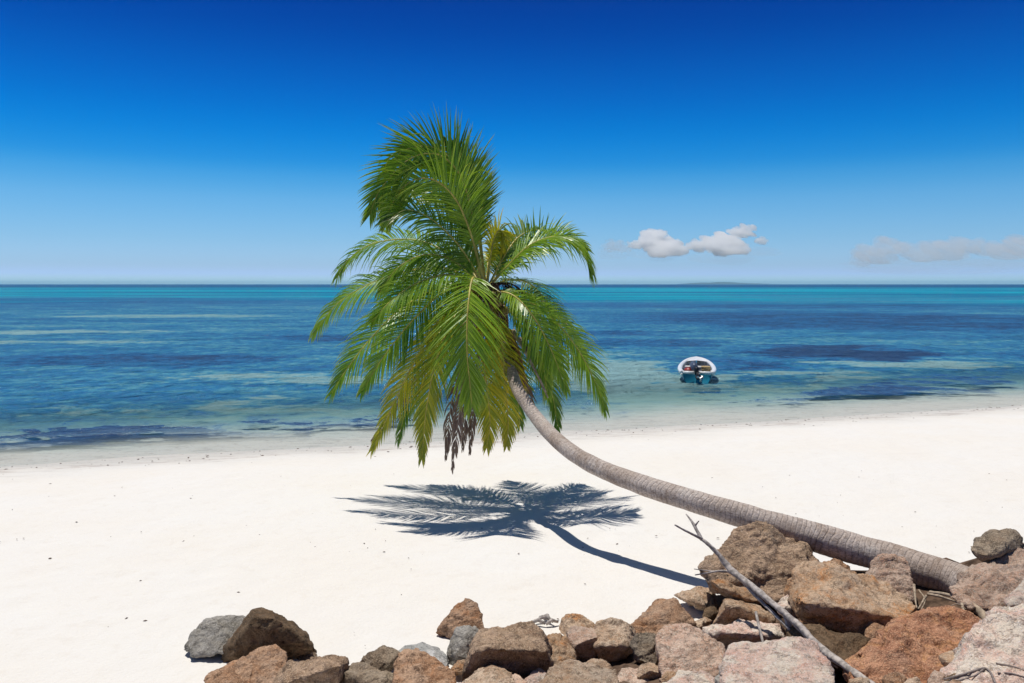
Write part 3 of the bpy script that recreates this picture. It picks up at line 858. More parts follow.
UPV = (0, -.25, 1)
FR = [
    # the tall plume, arching over to the left, blade facing the camera
    dict(pts=[(485, 290, 0), (476, 245, .05), (470, 205, .1), (458, 172, .05), (436, 154, -.1), (408, 160, -.3), (380, 190, -.45), (370, 214, -.5)], nrm=(.25, -1, .25), L=1.02, n=112, droop=.16, lift=.05, fwd=.75, start=.2),
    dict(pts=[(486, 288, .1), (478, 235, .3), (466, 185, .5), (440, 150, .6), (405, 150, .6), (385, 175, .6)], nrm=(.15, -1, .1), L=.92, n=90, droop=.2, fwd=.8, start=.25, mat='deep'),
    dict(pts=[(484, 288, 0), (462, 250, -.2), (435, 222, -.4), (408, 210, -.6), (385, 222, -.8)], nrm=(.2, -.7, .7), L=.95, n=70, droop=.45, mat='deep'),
    dict(pts=[(482, 288, .1), (450, 255, .5), (415, 240, .9), (375, 243, 1.2), (350, 258, 1.35), (337, 278, 1.4)], nrm=(0, -.7, .8), L=.95, n=66, droop=.75, mat='green'),
    dict(pts=[(480, 288, .0), (445, 268, .3), (405, 272, .6), (365, 286, .8), (335, 306, .9), (314, 334, .95)], nrm=(0, -.7, .8), L=.95, n=74, droop=.65, mat='green'),
    dict(pts=[(478, 290, -.1), (440, 288, -.1), (400, 310, -.15), (368, 342, -.2), (345, 372, -.2), (332, 393, -.2)], nrm=(-.3, -.7, .7), L=.95, n=74, droop=.4),
    dict(pts=[(480, 292, -.2), (452, 305, -.6), (424, 345, -.9), (400, 390, -1.0), (384, 425, -1.0), (372, 450, -.95)], nrm=(-.3, -.8, .5), fwd=.95, L=.66, n=60, droop=.42, mat='gold'),
    dict(pts=[(481, 292, -.3), (458, 312, -.9), (438, 355, -1.25), (427, 405, -1.3), (422, 458, -1.2)], nrm=(-.15, -1, .4), fwd=.95, L=.66, n=70, droop=.35, mat='gold'),
    # the frond that falls straight towards the camera
    dict(pts=[(482, 288, -.1), (473, 278, -.7), (468, 308, -1.25), (467, 350, -1.5), (470, 385, -1.55), (472, 405, -1.5)], nrm=(0, -1, .55), L=1.1, n=86, droop=.30, lift=.1, fwd=.8),
    dict(pts=[(486, 290, 0), (508, 266, -.1), (532, 244, -.15), (558, 237, -.1), (580, 248, 0), (592, 274, .05)], nrm=(.1, -.35, 1), L=1.0, n=74, droop=.85, mat='green'),
    dict(pts=[(486, 288, .2), (512, 262, .6), (542, 240, .9), (568, 236, 1.1), (586, 250, 1.2)], nrm=(-.1, -.8, .6), L=.75, n=54, droop=.25, lift=.35, mat='green'),
    dict(pts=[(488, 294, -.1), (520, 298, -.1), (552, 318, -.05), (578, 350, 0), (595, 382, 0), (605, 410, 0)], nrm=(.35, -.6, .7), L=.85, n=76, droop=.5),
    dict(pts=[(490, 296, .2), (516, 318, .5), (538, 355, .7), (552, 395, .75), (558, 430, .7)], nrm=(.3, -.5, .6), L=.7, n=62, droop=.5, mat='deep'),
    # the young folded leaf
    dict(pts=[(487, 286, .15), (490, 258, .2), (494, 238, .25), (500, 230, .3), (503, 240, .35), (502, 262, .4)], nrm=(.8, -.6, .2), L=.42, n=48, droop=.5, mat='gold', start=.25),
    dict(pts=[(488, 288, .3), (500, 262, .6), (505, 240, 1.0), (510, 235, 1.4), (516, 250, 1.7)], nrm=(.2, -.6, .8), L=.6, n=50, droop=.5, mat='gold'),
    # skirt beneath the heart
    dict(pts=[(486, 300, -.5), (482, 330, -.85), (485, 375, -1.0), (490, 420, -1.0), (487, 448, -.95)], nrm=(0, -1, .3), L=.62, n=58, droop=.45, mat='gold'),
    dict(pts=[(490, 300, -.3), (500, 330, -.55), (505, 380, -.65), (508, 420, -.6), (507, 445, -.55)], nrm=(.2, -1, .3), L=.62, n=56, droop=.5, mat='gold'),
    dict(pts=[(480, 296, .1), (450, 320, .3), (425, 365, .4), (408, 405, .4), (398, 440, .4)], nrm=(-.4, -.6, .4), L=.7, n=60, droop=.5, mat='deep'),
    dict(pts=[(488, 300, .4), (500, 335, .8), (515, 380, .95), (520, 425, .9)], nrm=(.1, .6, .4), L=.7, n=52, droop=.5, mat='deep'),
    # fuller crown: fronds between the named ones
    dict(pts=[(484, 288, 0), (472, 238, -.1), (456, 200, -.2), (434, 180, -.3), (410, 182, -.4), (392, 204, -.5), (386, 222, -.5)], nrm=(.25, -1, .25), L=.85, n=84, droop=.28, mat='green', start=.22, fwd=.75),
    dict(pts=[(485, 288, .3), (480, 235, .5), (474, 190, .7), (462, 160, .8), (444, 142, .8)], nrm=(.1, -1, .1), L=.72, n=64, droop=.12, mat='deep', start=.3, fwd=.8),
    dict(pts=[(485, 288, .1), (468, 240, .35), (448, 205, .55), (424, 190, .7), (400, 200, .75), (386, 222, .75)], nrm=(.2, -1, .3), L=.82, n=72, droop=.35, mat='green', start=.22),
    dict(pts=[(483, 290, -.1), (455, 262, -.35), (425, 255, -.5), (398, 268, -.55), (380, 292, -.55)], nrm=(-.1, -.7, .8), L=.8, n=66, droop=.55, mat='green'),
    dict(pts=[(480, 291, -.2), (448, 290, -.55), (415, 318, -.8), (385, 355, -.9), (362, 392, -.9)], nrm=(-.3, -.8, .6), L=.78, n=66, droop=.45, mat='green'),
    dict(pts=[(488, 292, -.2), (512, 295, -.6), (534, 318, -.8), (552, 352, -.85), (566, 390, -.85)], nrm=(.3, -.8, .6), L=.72, n=62, droop=.5, mat='green'),
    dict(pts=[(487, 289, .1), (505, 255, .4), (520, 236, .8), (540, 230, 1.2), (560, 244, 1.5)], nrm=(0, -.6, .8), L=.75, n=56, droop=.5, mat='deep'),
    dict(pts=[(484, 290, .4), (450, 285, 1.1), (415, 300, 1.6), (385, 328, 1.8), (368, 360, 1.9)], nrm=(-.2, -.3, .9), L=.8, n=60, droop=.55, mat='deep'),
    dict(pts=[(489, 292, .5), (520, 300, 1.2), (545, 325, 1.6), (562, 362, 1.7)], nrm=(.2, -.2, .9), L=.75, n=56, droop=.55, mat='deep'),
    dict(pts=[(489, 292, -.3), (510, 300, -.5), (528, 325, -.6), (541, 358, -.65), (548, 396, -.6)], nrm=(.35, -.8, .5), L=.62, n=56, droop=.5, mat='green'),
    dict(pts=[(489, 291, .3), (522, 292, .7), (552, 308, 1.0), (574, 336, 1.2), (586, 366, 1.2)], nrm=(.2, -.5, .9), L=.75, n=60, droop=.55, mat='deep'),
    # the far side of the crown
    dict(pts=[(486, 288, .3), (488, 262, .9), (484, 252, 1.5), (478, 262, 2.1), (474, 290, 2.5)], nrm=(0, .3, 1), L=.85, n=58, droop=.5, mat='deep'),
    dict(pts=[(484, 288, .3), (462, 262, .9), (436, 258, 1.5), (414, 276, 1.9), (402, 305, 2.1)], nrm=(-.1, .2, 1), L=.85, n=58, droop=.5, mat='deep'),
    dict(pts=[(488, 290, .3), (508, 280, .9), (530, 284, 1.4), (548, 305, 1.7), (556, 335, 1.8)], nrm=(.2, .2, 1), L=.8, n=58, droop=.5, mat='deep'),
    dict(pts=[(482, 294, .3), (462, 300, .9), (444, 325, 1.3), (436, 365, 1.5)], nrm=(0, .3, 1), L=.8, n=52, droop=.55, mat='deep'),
    dict(pts=[(481, 290, -.2), (452, 275, -.6), (420, 282, -.9), (392, 300, -1.1), (372, 322, -1.2)], nrm=(-.1, -.6, .9), L=.8, n=60, droop=.6, mat='green'),
]
MM = {'green': M_green, 'deep': M_deep, 'gold': M_gold}
for i, f in enumerate(FR):
    f = dict(f)
    mt = f.pop('mat', None)
    frond(mat=MM.get(mt, M_green), seed=i + 1, label='yellowing frond' if mt == 'gold' else None, **f)
for i, (pts, nn, L) in enumerate([
    ([(480, 300, -.6), (470, 335, -1.1), (462, 380, -1.32), (458, 425, -1.36), (452, 472, -1.32)], 60, .30),
    ([(480, 300, -.6), (472, 345, -1.05), (467, 395, -1.28), (463, 448, -1.28)], 60, .34),
    ([(482, 300, -.6), (468, 345, -1.0), (452, 400, -1.2), (446, 458, -1.2)], 50, .34),
    ([(488, 305, -.5), (480, 350, -.95), (474, 400, -1.1), (470, 452, -1.1)], 44, .30),
    ([(482, 304, .2), (440, 350, .2), (400, 400, .1), (372, 440, .0)], 26, .3),
    ([(490, 300, .3), (508, 345, .55), (530, 400, .6), (538, 425, .6)], 34, .35),
]):
    frond(pts, (-.3, -1, .2), L=L, mat=M_dead, droop=1.4, n=nn, start=.42, fwd=1.15, dead=True, width=.026, label='dead brown frond hanging straight down', seed=90 + i)

# trunk
TP = [(1010, 602, 7.95, .25), (975, 590, 8.25, .215), (945, 578, 8.5, .188), (905, 563, 8.8, .178), (850, 547, 9.15, .176), (780, 527, 9.45, .163), (700, 503, 9.92, .143), (640, 484, 10.5, .132), (595, 466, 11.1, .122),
      (560, 443, 11.8, .116), (536, 417, 12.6, .106), (521, 395, 13.05, .098), (511, 372, 13.4, .105), (500, 335, 13.75, .14), (490, 305, 13.95, .15), (484, 286, 14.0, .09)]
NSEG = 620
path = catmull([at(a, b, c) for a, b, c, r in TP], NSEG)
path = [p + Vector((noise.noise(Vector((i * .021, 1, 1))), noise.noise(Vector((i * .021, 7, 3))), noise.noise(Vector((i * .021, 5, 9))))) * .045 for i, p in enumerate(path)]
rad = [interp(i / NSEG * (len(TP) - 1), range(len(TP)), [t[3] for t in TP]) for i in range(NSEG + 1)]
V, Fc, AL = [], [], []
SIDES = 30
A = Vector((0, 0, 1))
cum = 0.0
for i in range(NSEG + 1):
    T = (path[min(i + 1, NSEG)] - path[max(i - 1, 0)]).normalized()
    A = (A - T * A.dot(T)).normalized()
    B = T.cross(A)
    if i:
        cum += (path[i] - path[i - 1]).length
    for k in range(SIDES):
        a = 2 * math.pi * k / SIDES
        wv = 0.5 * noise.noise(Vector((math.cos(a) * 1.2, math.sin(a) * 1.2, cum * 2.2)))
        ph = (cum / 0.064 + 1.6 * noise.noise(Vector((4, 4, cum * 1.7))) + wv) % 1.0
        r = rad[i] * (1 + 0.020 * (ph - .5) + 0.035 * noise.noise(Vector((math.cos(a) * 2, math.sin(a) * 2, cum * 3))) + .10 * noise.noise(Vector((3, 5, cum * 1.3))) + .03 * noise.noise(Vector((3, 5, cum * 5))))
        V.append(path[i] + (A * math.cos(a) + B * math.sin(a)) * r)
        AL.append((cum + (wv + 1.6 * noise.noise(Vector((4, 4, cum * 1.7)))) * .064, a, ph))
for i in range(NSEG):
    for k in range(SIDES):
        k2 = (k + 1) % SIDES
        Fc.append((i * SIDES + k, i * SIDES + k2, (i + 1) * SIDES + k2, (i + 1) * SIDES + k))
Fc.append(tuple(range(SIDES))[::-1])


def trunk_material():
    m, nt, p = newmat('ringed palm bark')
    at_ = nt.node('ShaderNodeAttribute', attribute_name='bark')
    sp = nt.node('ShaderNodeSeparateXYZ')
    nt.put(sp.inputs[0], at_.outputs['Vector'])
    al = sp.outputs[0]
    pos = nt.node('ShaderNodeNewGeometry').outputs['Position']
    n1 = nt.noise(pos, 3.0, 5, .6)
    n2 = nt.noise(pos, 22.0, 5, .7)
    n3 = nt.noise(pos, 90.0, 3, .7)
    q = nt.m('ADD', nt.m('DIVIDE', al, 0.064), nt.m('MULTIPLY', nt.m('SUBTRACT', n2, .5), 0.55))
    fr = nt.m('FRACT', q)
    ring = nt.m('MULTIPLY', nt.ss(fr, 0.0, .10), nt.ss(fr, 1.0, .72))
    col = nt.mix(nt.ss(n1, .35, .65), (0.50, 0.41, 0.35), (0.64, 0.555, 0.50))
    col = nt.mix(nt.m('MULTIPLY', nt.ss(n2, .5, .68), .6), col, (0.20, 0.145, 0.115))
    col = nt.mix(nt.m('MULTIPLY', nt.ss(n3, .55, .7), .4), col, (0.55, 0.5, 0.46))
    col = nt.mix(nt.m('MULTIPLY', nt.m('SUBTRACT', 1.0, ring), nt.ss(nt.noise(pos, 6, 4), .38, .66, .02, .5)), col, (0.17, 0.125, 0.105))
    blotch = nt.noise(pos, 1.6, 6, .7, .6)
    col = nt.mix(nt.m('MULTIPLY', nt.ss(blotch, .50, .66), .55), col, (.27, .185, .13))
    col = nt.mix(nt.m('MULTIPLY', nt.ss(nt.noise(pos, 2.3, 6, .75, .4), .54, .66), .5), col, (.68, .63, .58))
    crk = nt.noise(nt.vm('MULTIPLY', at_.outputs['Vector'], (5.0, 2.2, 0.0)), 2.0, 5, .7)
    col = nt.mix(nt.m('MULTIPLY', nt.ss(nt.m('ABSOLUTE', nt.m('SUBTRACT', crk, .5)), .03, .005), .6), col, (.11, .08, .065))
    nt.put(p.inputs['Base Color'], col)
    p.inputs['Roughness'].default_value = .9
    p.inputs['Specular IOR Level'].default_value = .2
    h = nt.m('ADD', nt.m('MULTIPLY', ring, .5), nt.m('ADD', nt.m('MULTIPLY', n2, .8), nt.m('MULTIPLY', n3, .3)))
    nt.put(p.inputs['Normal'], nt.bump(h, .8, .025))
    return m


tr = obj('trunk', V, Fc, trunk_material(), smooth=True)
ba = tr.data.attributes.new('bark', 'FLOAT_VECTOR', 'POINT')
ba.data.foreach_set('vector', np.array(AL, dtype=np.float32).ravel())
keep(tr, palm)

# fibre sheath round the heart, old leaf bases, flower stalks and nuts
V, Fc = [], []
for i in range(70):
    rnd = random.Random(500 + i)
    u = rnd.random()
    p0 = at(lerp(484, 508, u), lerp(288, 365, u), HD - .35 * u)
    a = rnd.uniform(0, 2 * math.pi)
    d = Vector((math.cos(a), math.sin(a), 0))
    st = p0 + d * .12
    pth = catmull([st, st + d * .10 + Vector((0, 0, .03)), st + d * .18 + Vector((0, 0, -.18)), st + d * .2 + Vector((0, 0, -.42 - rnd.random() * .2))], 8)
    tube(pth, [lerp(.055, .012, k / 8) for k in range(9)], 5, V, Fc)
keep(obj('fibre_sheath', V, Fc, M_fibre, smooth=True), palm)
for i in range(14):
    rnd = random.Random(700 + i)
    a = rnd.uniform(0, 2 * math.pi)
    d = Vector((math.cos(a), math.sin(a) * .8 - .2, 0))
    st = HEART + Vector((0, 0, -.1))
    r_ = rnd.uniform(.5, .95)
    pth = catmull([st, st + d * r_ * .45 + Vector((0, 0, .18)), st + d * r_ * .8 + Vector((0, 0, .1)), st + d * r_ + Vector((0, 0, -.12 - .15 * rnd.random()))], 12)
    V, Fc = tube(pth, [lerp(.022, .008, k / 12) for k in range(13)], 5)
    for k in range(12):
        b = pth[5 + k % 7]
        e = b + Vector((rnd.uniform(-.12, .12), rnd.uniform(-.12, .12), rnd.uniform(-.22, -.05)))
        tube([b, (b + e) / 2 + Vector((0, 0, .02)), e], [.007, .006, .004], 4, V, Fc)
    keep(obj('flower_stalk', V, Fc, plain('dark dry flower stalk', (.055, .035, .025), .9, .1) if i == 0 else bpy.data.materials['dark dry flower stalk'], smooth=True), palm)
for i, (pts, col) in enumerate([([(513, 330, -.5), (524, 350, -.75), (536, 372, -.85), (546, 392, -.85)], 0), ([(520, 338, -.5), (528, 352, -.7), (534, 368, -.75), (548, 398, -.8)], 0)]):
    pth = catmull([at(a, b, HD + c) for a, b, c in pts], 14)
    V, Fc = tube(pth, [lerp(.035, .012, k / 14) for k in range(15)], 6, wob=.3)
    keep(obj('dry_stalk', V, Fc, M_rach_dead, smooth=True), palm)


def lump(center, r, squash=1.2, seed=0, sub=2):
    bm = bmesh.new()
    bmesh.ops.create_icosphere(bm, subdivisions=sub, radius=1.0)
    V = []
    for v in bm.verts:
        k = 1 + .08 * noise.noise(v.co * 1.5 + Vector((seed, 0, 0)))
        V.append(center + Vector((v.co.x * r * k, v.co.y * r * k, v.co.z * r * squash * k)))
    Fc = [tuple(v.index for v in f.verts) for f in bm.faces]
    bm.free()
    return V, Fc


M_nut = plain('young coconut husk', (.22, .17, .05), .5, .4, nz=.3, nscale=10)
for i, (px, py, dz) in enumerate([(496, 303, -.45), (504, 311, -.4), (488, 310, -.5), (476, 304, -.35)]):
    V, Fc = lump(at(px, py, HD + dz), .085, 1.2, i)
    keep(obj('coconut', V, Fc, M_nut, smooth=True), palm)

# ------------------------------------------------------------------ driftwood and twigs
M_drift = plain('bleached driftwood', (0.40, 0.355, 0.325), .85, .2, nz=.35, nscale=26)


def stick(pts, r, sides=8, n=40, wob=.25, V=None, Fc=None):
    pth = catmull([at(a, b, c) for a, b, c in pts], n)
    rs = [interp(k / n * (len(pts) - 1), range(len(pts)), r) for k in range(n + 1)]
    return tube(pth, rs, sides, V, Fc, wob)


dw = empty('driftwood_branch', at(870, 684, 6.25))
tag(dw, 'long bleached grey driftwood branch with a forked tip propped across the rocks', 'driftwood')
V, Fc = stick([(885, 697, 6.15), (867, 682, 6.3), (842, 664, 6.6), (820, 648, 6.85), (795, 622, 7.15), (770, 601, 7.5), (748, 583, 7.8), (731, 570, 8.0), (719, 555, 8.1), (708, 544, 8.15), (700, 538, 8.2)],
              [.032, .033, .032, .039, .030, .030, .033, .037, .024, .019, .016], 10, 90, .3)
keep(obj('branch', V, Fc, M_drift, smooth=True), dw)
for pts, r in [
    ([(702, 540, 8.19), (697, 531, 8.25), (694, 525, 8.3), (690, 519, 8.35), (686, 514, 8.4)], [.02, .017, .017, .011, .007]),
    ([(702, 539, 8.19), (694, 535, 8.15), (684, 530, 8.1), (675, 525, 8.05)], [.018, .014, .011, .009]),
    ([(695, 526, 8.29), (697, 523, 8.27), (699, 521, 8.25)], [.011, .009, .006]),
    ([(733, 572, 8.0), (720, 571, 8.0), (707, 573, 8.02), (695, 575, 8.05)], [.016, .011, .009, .006]),
    ([(726, 572, 8.0), (710, 571, 8.02), (694, 569, 8.05)], [.010, .007, .004]),
    ([(735, 572, 7.98), (752, 592, 7.75), (772, 612, 7.45), (790, 630, 7.2)], [.020, .018, .016, .012]),
    ([(756, 612, 7.6), (760, 630, 7.4), (765, 651, 7.2)], [.014, .014, .010]),
    ([(786, 616, 7.3), (790, 628, 7.25), (797, 645, 7.2)], [.03, .03, .025]),
    ([(818, 650, 6.85), (826, 660, 6.8), (838, 668, 6.75)], [.014, .011, .008]),
]:
    V, Fc = stick(pts, r, 7, 24, .2)
    keep(obj('twig', V, Fc, M_drift, smooth=True), dw)


def bvh_of(keys):
    V, Fc = [], []
    for k in keys:
        o = ROCKS[k]
        b = len(V)
        V += [v.co + o.location for v in o.data.vertices]
        Fc += [tuple(b + i for i in p.vertices) for p in o.data.polygons]
    return BVHTree.FromPolygons(V, Fc)


BV = bvh_of(['h2', 'h1', 'h3', 'g4', 'h7', 'g6'])


def lay(px, py, lift=.01, fallback=6.0):
    d = ray(px, py).normalized()
    h = BV.ray_cast(CAM, d)
    if h[0] is None:
        return at(px, py, fallback)
    return h[0] + h[1] * lift


def laid(chains, name, mat, n=20):
    out = []
    for pts, r in chains:
        pth = catmull([lay(*p, r[0] * 1.0) for p in pts], n)
        V, Fc = tube(pth, [lerp(r[0], r[1], k / n) for k in range(n + 1)], 6, wob=.25)
        out.append(obj(name, V, Fc, mat, smooth=True))
    return out


tw = empty('dead_twig', lay(985, 669))
tag(tw, 'thin dead grey forked twig lying on the huge corner boulder', 'twig')
M_twig = plain('grey dead twig', (.27, .225, .205), .85, .2, nz=.3, nscale=30)
for o in laid([([(943, 680), (960, 676), (974, 672), (985, 669), (991, 674), (996, 686)], (.009, .008)),
               ([(985, 669), (975, 676), (958, 681), (945, 684)], (.007, .004)),
               ([(996, 664), (1011, 667), (1024, 670), (1034, 673)], (.007, .006)),
               ([(998, 673), (1011, 674), (1024, 677), (1034, 680)], (.007, .006))], 'twig', M_twig):
    keep(o, tw)

M_straw = plain('dry palm straw', (.36, .285, .21), .85, .2, nz=.3, nscale=20)
dp = empty('dry_palm_litter', at(945, 612, 7.5))
tag(dp, 'dry palm stalks and husks heaped under the foot of the trunk', 'dead stalks')
for pts, r in [
    ([(928, 594, 7.9), (942, 597, 7.7), (956, 602, 7.5), (966, 609, 7.3)], (.022, .018, .016, .012)),
    ([(930, 592, 7.95), (948, 595, 7.75), (966, 602, 7.5), (978, 612, 7.35)], (.025, .025, .022, .02)),
    ([(962, 604, 7.3), (964, 612, 7.15), (966, 619, 7.05)], (.02, .017, .014)),
    ([(948, 608, 7.3), (956, 604, 7.25), (964, 606, 7.2)], (.008, .008, .006)),
    ([(914, 585, 8.0), (915, 597, 7.75), (917, 608, 7.55)], (.02, .018, .012)),
    ([(926, 596, 7.8), (922, 603, 7.6), (918, 609, 7.5)], (.018, .014, .008)),
    ([(919, 590, 7.95), (925, 600, 7.7), (921, 610, 7.45)], (.012, .010, .008)),
    ([(972, 606, 7.4), (985, 617, 7.2), (985, 628, 7.0)], (.05, .06, .05)),
]:
    V, Fc = stick(pts, [x * f for x, f in zip(r, (.75, .6, .45, .25))], 7, 20, .5)
    keep(obj('stalk', V, Fc, M_straw, smooth=True), dp)

# chips of wood behind the flat topped block
V, Fc = [], []
cp = empty('driftwood_chip', on_sand(546, 627))
tag(cp, 'broken grey driftwood chips on the sand behind the flat topped block', 'driftwood')
for a, b in [((532, 625), (545, 627)), ((540, 620), (553, 625)), ((544, 619), (550, 624)), ((536, 624), (548, 622)), ((546, 627), (558, 625))]:
    p, q = on_sand(*a), on_sand(*b)
    V, Fc = tube([p + Vector((0, 0, .03)), (p + q) / 2 + Vector((0, 0, .07)), q + Vector((0, 0, .035))], [.018, .024, .014], 6, wob=.3)
    keep(obj('chip', V, Fc, M_drift, smooth=True), cp)

# ------------------------------------------------------------------ weed scraps on the sand: nobody could count them
V, Fc = [], []
rnd = random.Random(31)
for i in range(520):
    if i < 150:
        px, py = rnd.uniform(0, 1024), rnd.uniform(470, 660)
        if rnd.random() < .5:
            py = 470 + (py - 470) * .45
        p = on_sand(px, py)
        sz = rnd.uniform(.005, .017)
    else:
        t_ = rnd.uniform(-20, 30)
        s_ = -abs(rnd.gauss(.6, 1.1))
        p = Vector((.954 * t_ + NX * (s_ + SK), .301 * t_ + NY * (s_ + SK), 0))
        sz = rnd.uniform(.008, .03)
    z = sand_z(p.x, p.y)
    a = rnd.uniform(0, 6.28)
    d = Vector((math.cos(a), math.sin(a), 0)) * sz * rnd.uniform(.8, 2.2)
    e = Vector((-d.y, d.x, 0)) * rnd.uniform(.3, .8)
    b = len(V)
    c = Vector((p.x, p.y, z + .008))
    V += [c - d, c + e, c + d, c - e, c + Vector((0, 0, sz * .55))]
    Fc += [(b, b + 1, b + 4), (b + 1, b + 2, b + 4), (b + 2, b + 3, b + 4), (b + 3, b, b + 4)]
tag(obj('seaweed_scraps', V, Fc, plain('dry dark seaweed', (.13, .09, .07), .9, .1)), 'small dark scraps of dry seaweed scattered over the sand', 'seaweed', kind='stuff')

# ------------------------------------------------------------------ boat
BP = on_plane(697, 383)
boat = empty('motor_boat', (BP.x, BP.y, 0))
tag(boat, 'small white and teal open motor boat moored in the shallows, stern to the beach', 'boat')
BROT = R(-12.5)
boat.rotation_euler = (0, 0, BROT)


def bobj(name, V, Fc, mat, parent=None, smooth=True):
    o = obj(name, V, Fc, mat, smooth=smooth)
    o.parent = parent or boat
    return o


M_teal = plain('teal hull paint', (.02, .22, .33), .3, .5, nz=.15, nscale=3)
M_white = plain('white gelcoat', (.80, .80, .79), .3, .5, nz=.06, nscale=4)
M_in = plain('grey boat floor', (.55, .56, .57), .6, .3, nz=.2, nscale=5)
M_cowl = plain('dark blue grey engine cowl', (.085, .11, .17), .3, .5)
M_blk = plain('black engine leg', (.015, .015, .018), .4, .5)
M_met = plain('bright propeller metal', (.6, .6, .6), .3, .5, 0.8)
M_red = plain('red fuel tank', (.36, .035, .03), .4, .5, nz=.2, nscale=9)
M_rope = plain('tan rope coil', (.50, .37, .19), .9, .1, nz=.3, nscale=40)
BL, NS, NC = 4.4, 22, 9


def station(u):
    w = 0.80 * (1 - max(0, (u - .3) / .7) ** 2.4) ** .62 * (.84 + .16 * math.sin(min(1, u / .3) * math.pi / 2))
    sheer = 0.50 + 0.27 * u ** 2
    keel = -0.14 + 0.30 * max(0, (u - .7) / .3) ** 2
    return max(w, .03), sheer, keel


V, Fc = [], []
for i in range(NS + 1):
    u = i / NS
    w, sh, ke = station(u)
    for k in range(-NC, NC + 1):
        t = k / NC
        x = w * math.copysign(abs(t) ** .40, t) * (0.92 + .08 * abs(t))
        z = ke + (sh - ke) * abs(t) ** 2.4
        V.append(Vector((x, u * BL, z)))
m_ = 2 * NC + 1
for i in range(NS):
    for k in range(m_ - 1):
        a = i * m_ + k
        Fc.append((a, a + 1, a + m_ + 1, a + m_))
Fc.append(tuple(range(m_)))
hull = bobj('hull', V, Fc, M_teal)
# pale inner liner
V2 = [Vector((v.x * .965, v.y, v.z + .03)) for v in V]
F2 = [(i * m_ + k, (i + 1) * m_ + k, (i + 1) * m_ + k + 1, i * m_ + k + 1) for i in range(NS) for k in range(m_ - 1)]
bobj('inner_liner', V2, F2, M_in)
# white gunwale with a rolled lip
V, Fc = [], []
ring = []
for i in range(NS + 1):
    w, sh, ke = station(i / NS)
    ring.append((w, i / NS * BL, sh))
prof = [(.06, -.13), (.09, .0), (.05, .045), (-.02, .05), (-.11, .03), (-.12, -.03)]
loop = [(-w, y, z) for w, y, z in ring] + [(w, y, z) for w, y, z in reversed(ring)]
n_ = len(loop)
for i, (x, y, z) in enumerate(loop):
    x0_, y0_, _ = loop[max(i - 1, 0)]
    x1_, y1_, _ = loop[min(i + 1, n_ - 1)]
    tx, ty = x1_ - x0_, y1_ - y0_
    l_ = math.hypot(tx, ty) or 1
    ox, oy = -ty / l_, tx / l_
    for q, (dx, dz) in enumerate(prof):
        V.append(Vector((x + ox * dx, y + oy * dx, z + dz)))
pn = len(prof)
for i in range(n_ - 1):
    for q in range(pn):
        q2 = (q + 1) % pn
        Fc.append((i * pn + q, i * pn + q2, (i + 1) * pn + q2, (i + 1) * pn + q))
Fc += [tuple(range(pn)), tuple((n_ - 1) * pn + q for q in range(pn))]
bobj('gunwale', V, Fc, M_white)


def boxv(c, s, V, Fc, rot=0.0, bev=0.0):
    bm = bmesh.new()
    bmesh.ops.create_cube(bm, size=1.0)
    bmesh.ops.scale(bm, vec=s, verts=bm.verts)
    if bev:
        bmesh.ops.bevel(bm, geom=list(bm.edges), offset=bev, segments=2, affect='EDGES')
    bmesh.ops.rotate(bm, cent=(0, 0, 0), matrix=Matrix.Rotation(rot, 3, 'X'), verts=bm.verts)
    b = len(V)
    bm.verts.index_update()
    V += [v.co + Vector(c) for v in bm.verts]
    Fc += [tuple(b + v.index for v in f.verts) for f in bm.faces]
    bm.free()
    return V, Fc


V, Fc = boxv((-.39, .02, .47), (.56, .10, .14), [], [], 0, .03)
boxv((.39, .02, .47), (.56, .10, .14), V, Fc, 0, .03)
boxv((0, .03, .42), (.3, .08, .12), V, Fc, 0, .02)
bobj('transom_cap', V, Fc, M_white)
V, Fc = [], []
for i in range(NS):
    u = i / NS
    w, sh, ke = station(u)
    V += [Vector((-w * .8, u * BL + .04, .10)), Vector((w * .8, u * BL + .04, .10))]
Fc = [(2 * i, 2 * i + 1, 2 * i + 3, 2 * i + 2) for i in range(NS - 1)]
bobj('floor', V, Fc, M_in)
for y, z in ((1.5, .36), (2.9, .46)):
    w, sh, ke = station(y / BL)
    V, Fc = boxv((0, y, z), (w * 1.7, .34, .05), [], [], 0, .015)
    bobj('bench', V, Fc, M_white if y > 2 else M_in)
w, sh, ke = station(.82)
V, Fc = [], []
for i in range(8):
    u = .76 + .24 * i / 7
    w, sh, ke = station(u)
    V += [Vector((-w, u * BL, sh + .01)), Vector((0, u * BL, sh + .07)), Vector((w, u * BL, sh + .01))]
Fc = [(3 * i + k, 3 * i + k + 1, 3 * i + k + 4, 3 * i + k + 3) for i in range(7) for k in (0, 1)]
bobj('foredeck', V, Fc, M_white)
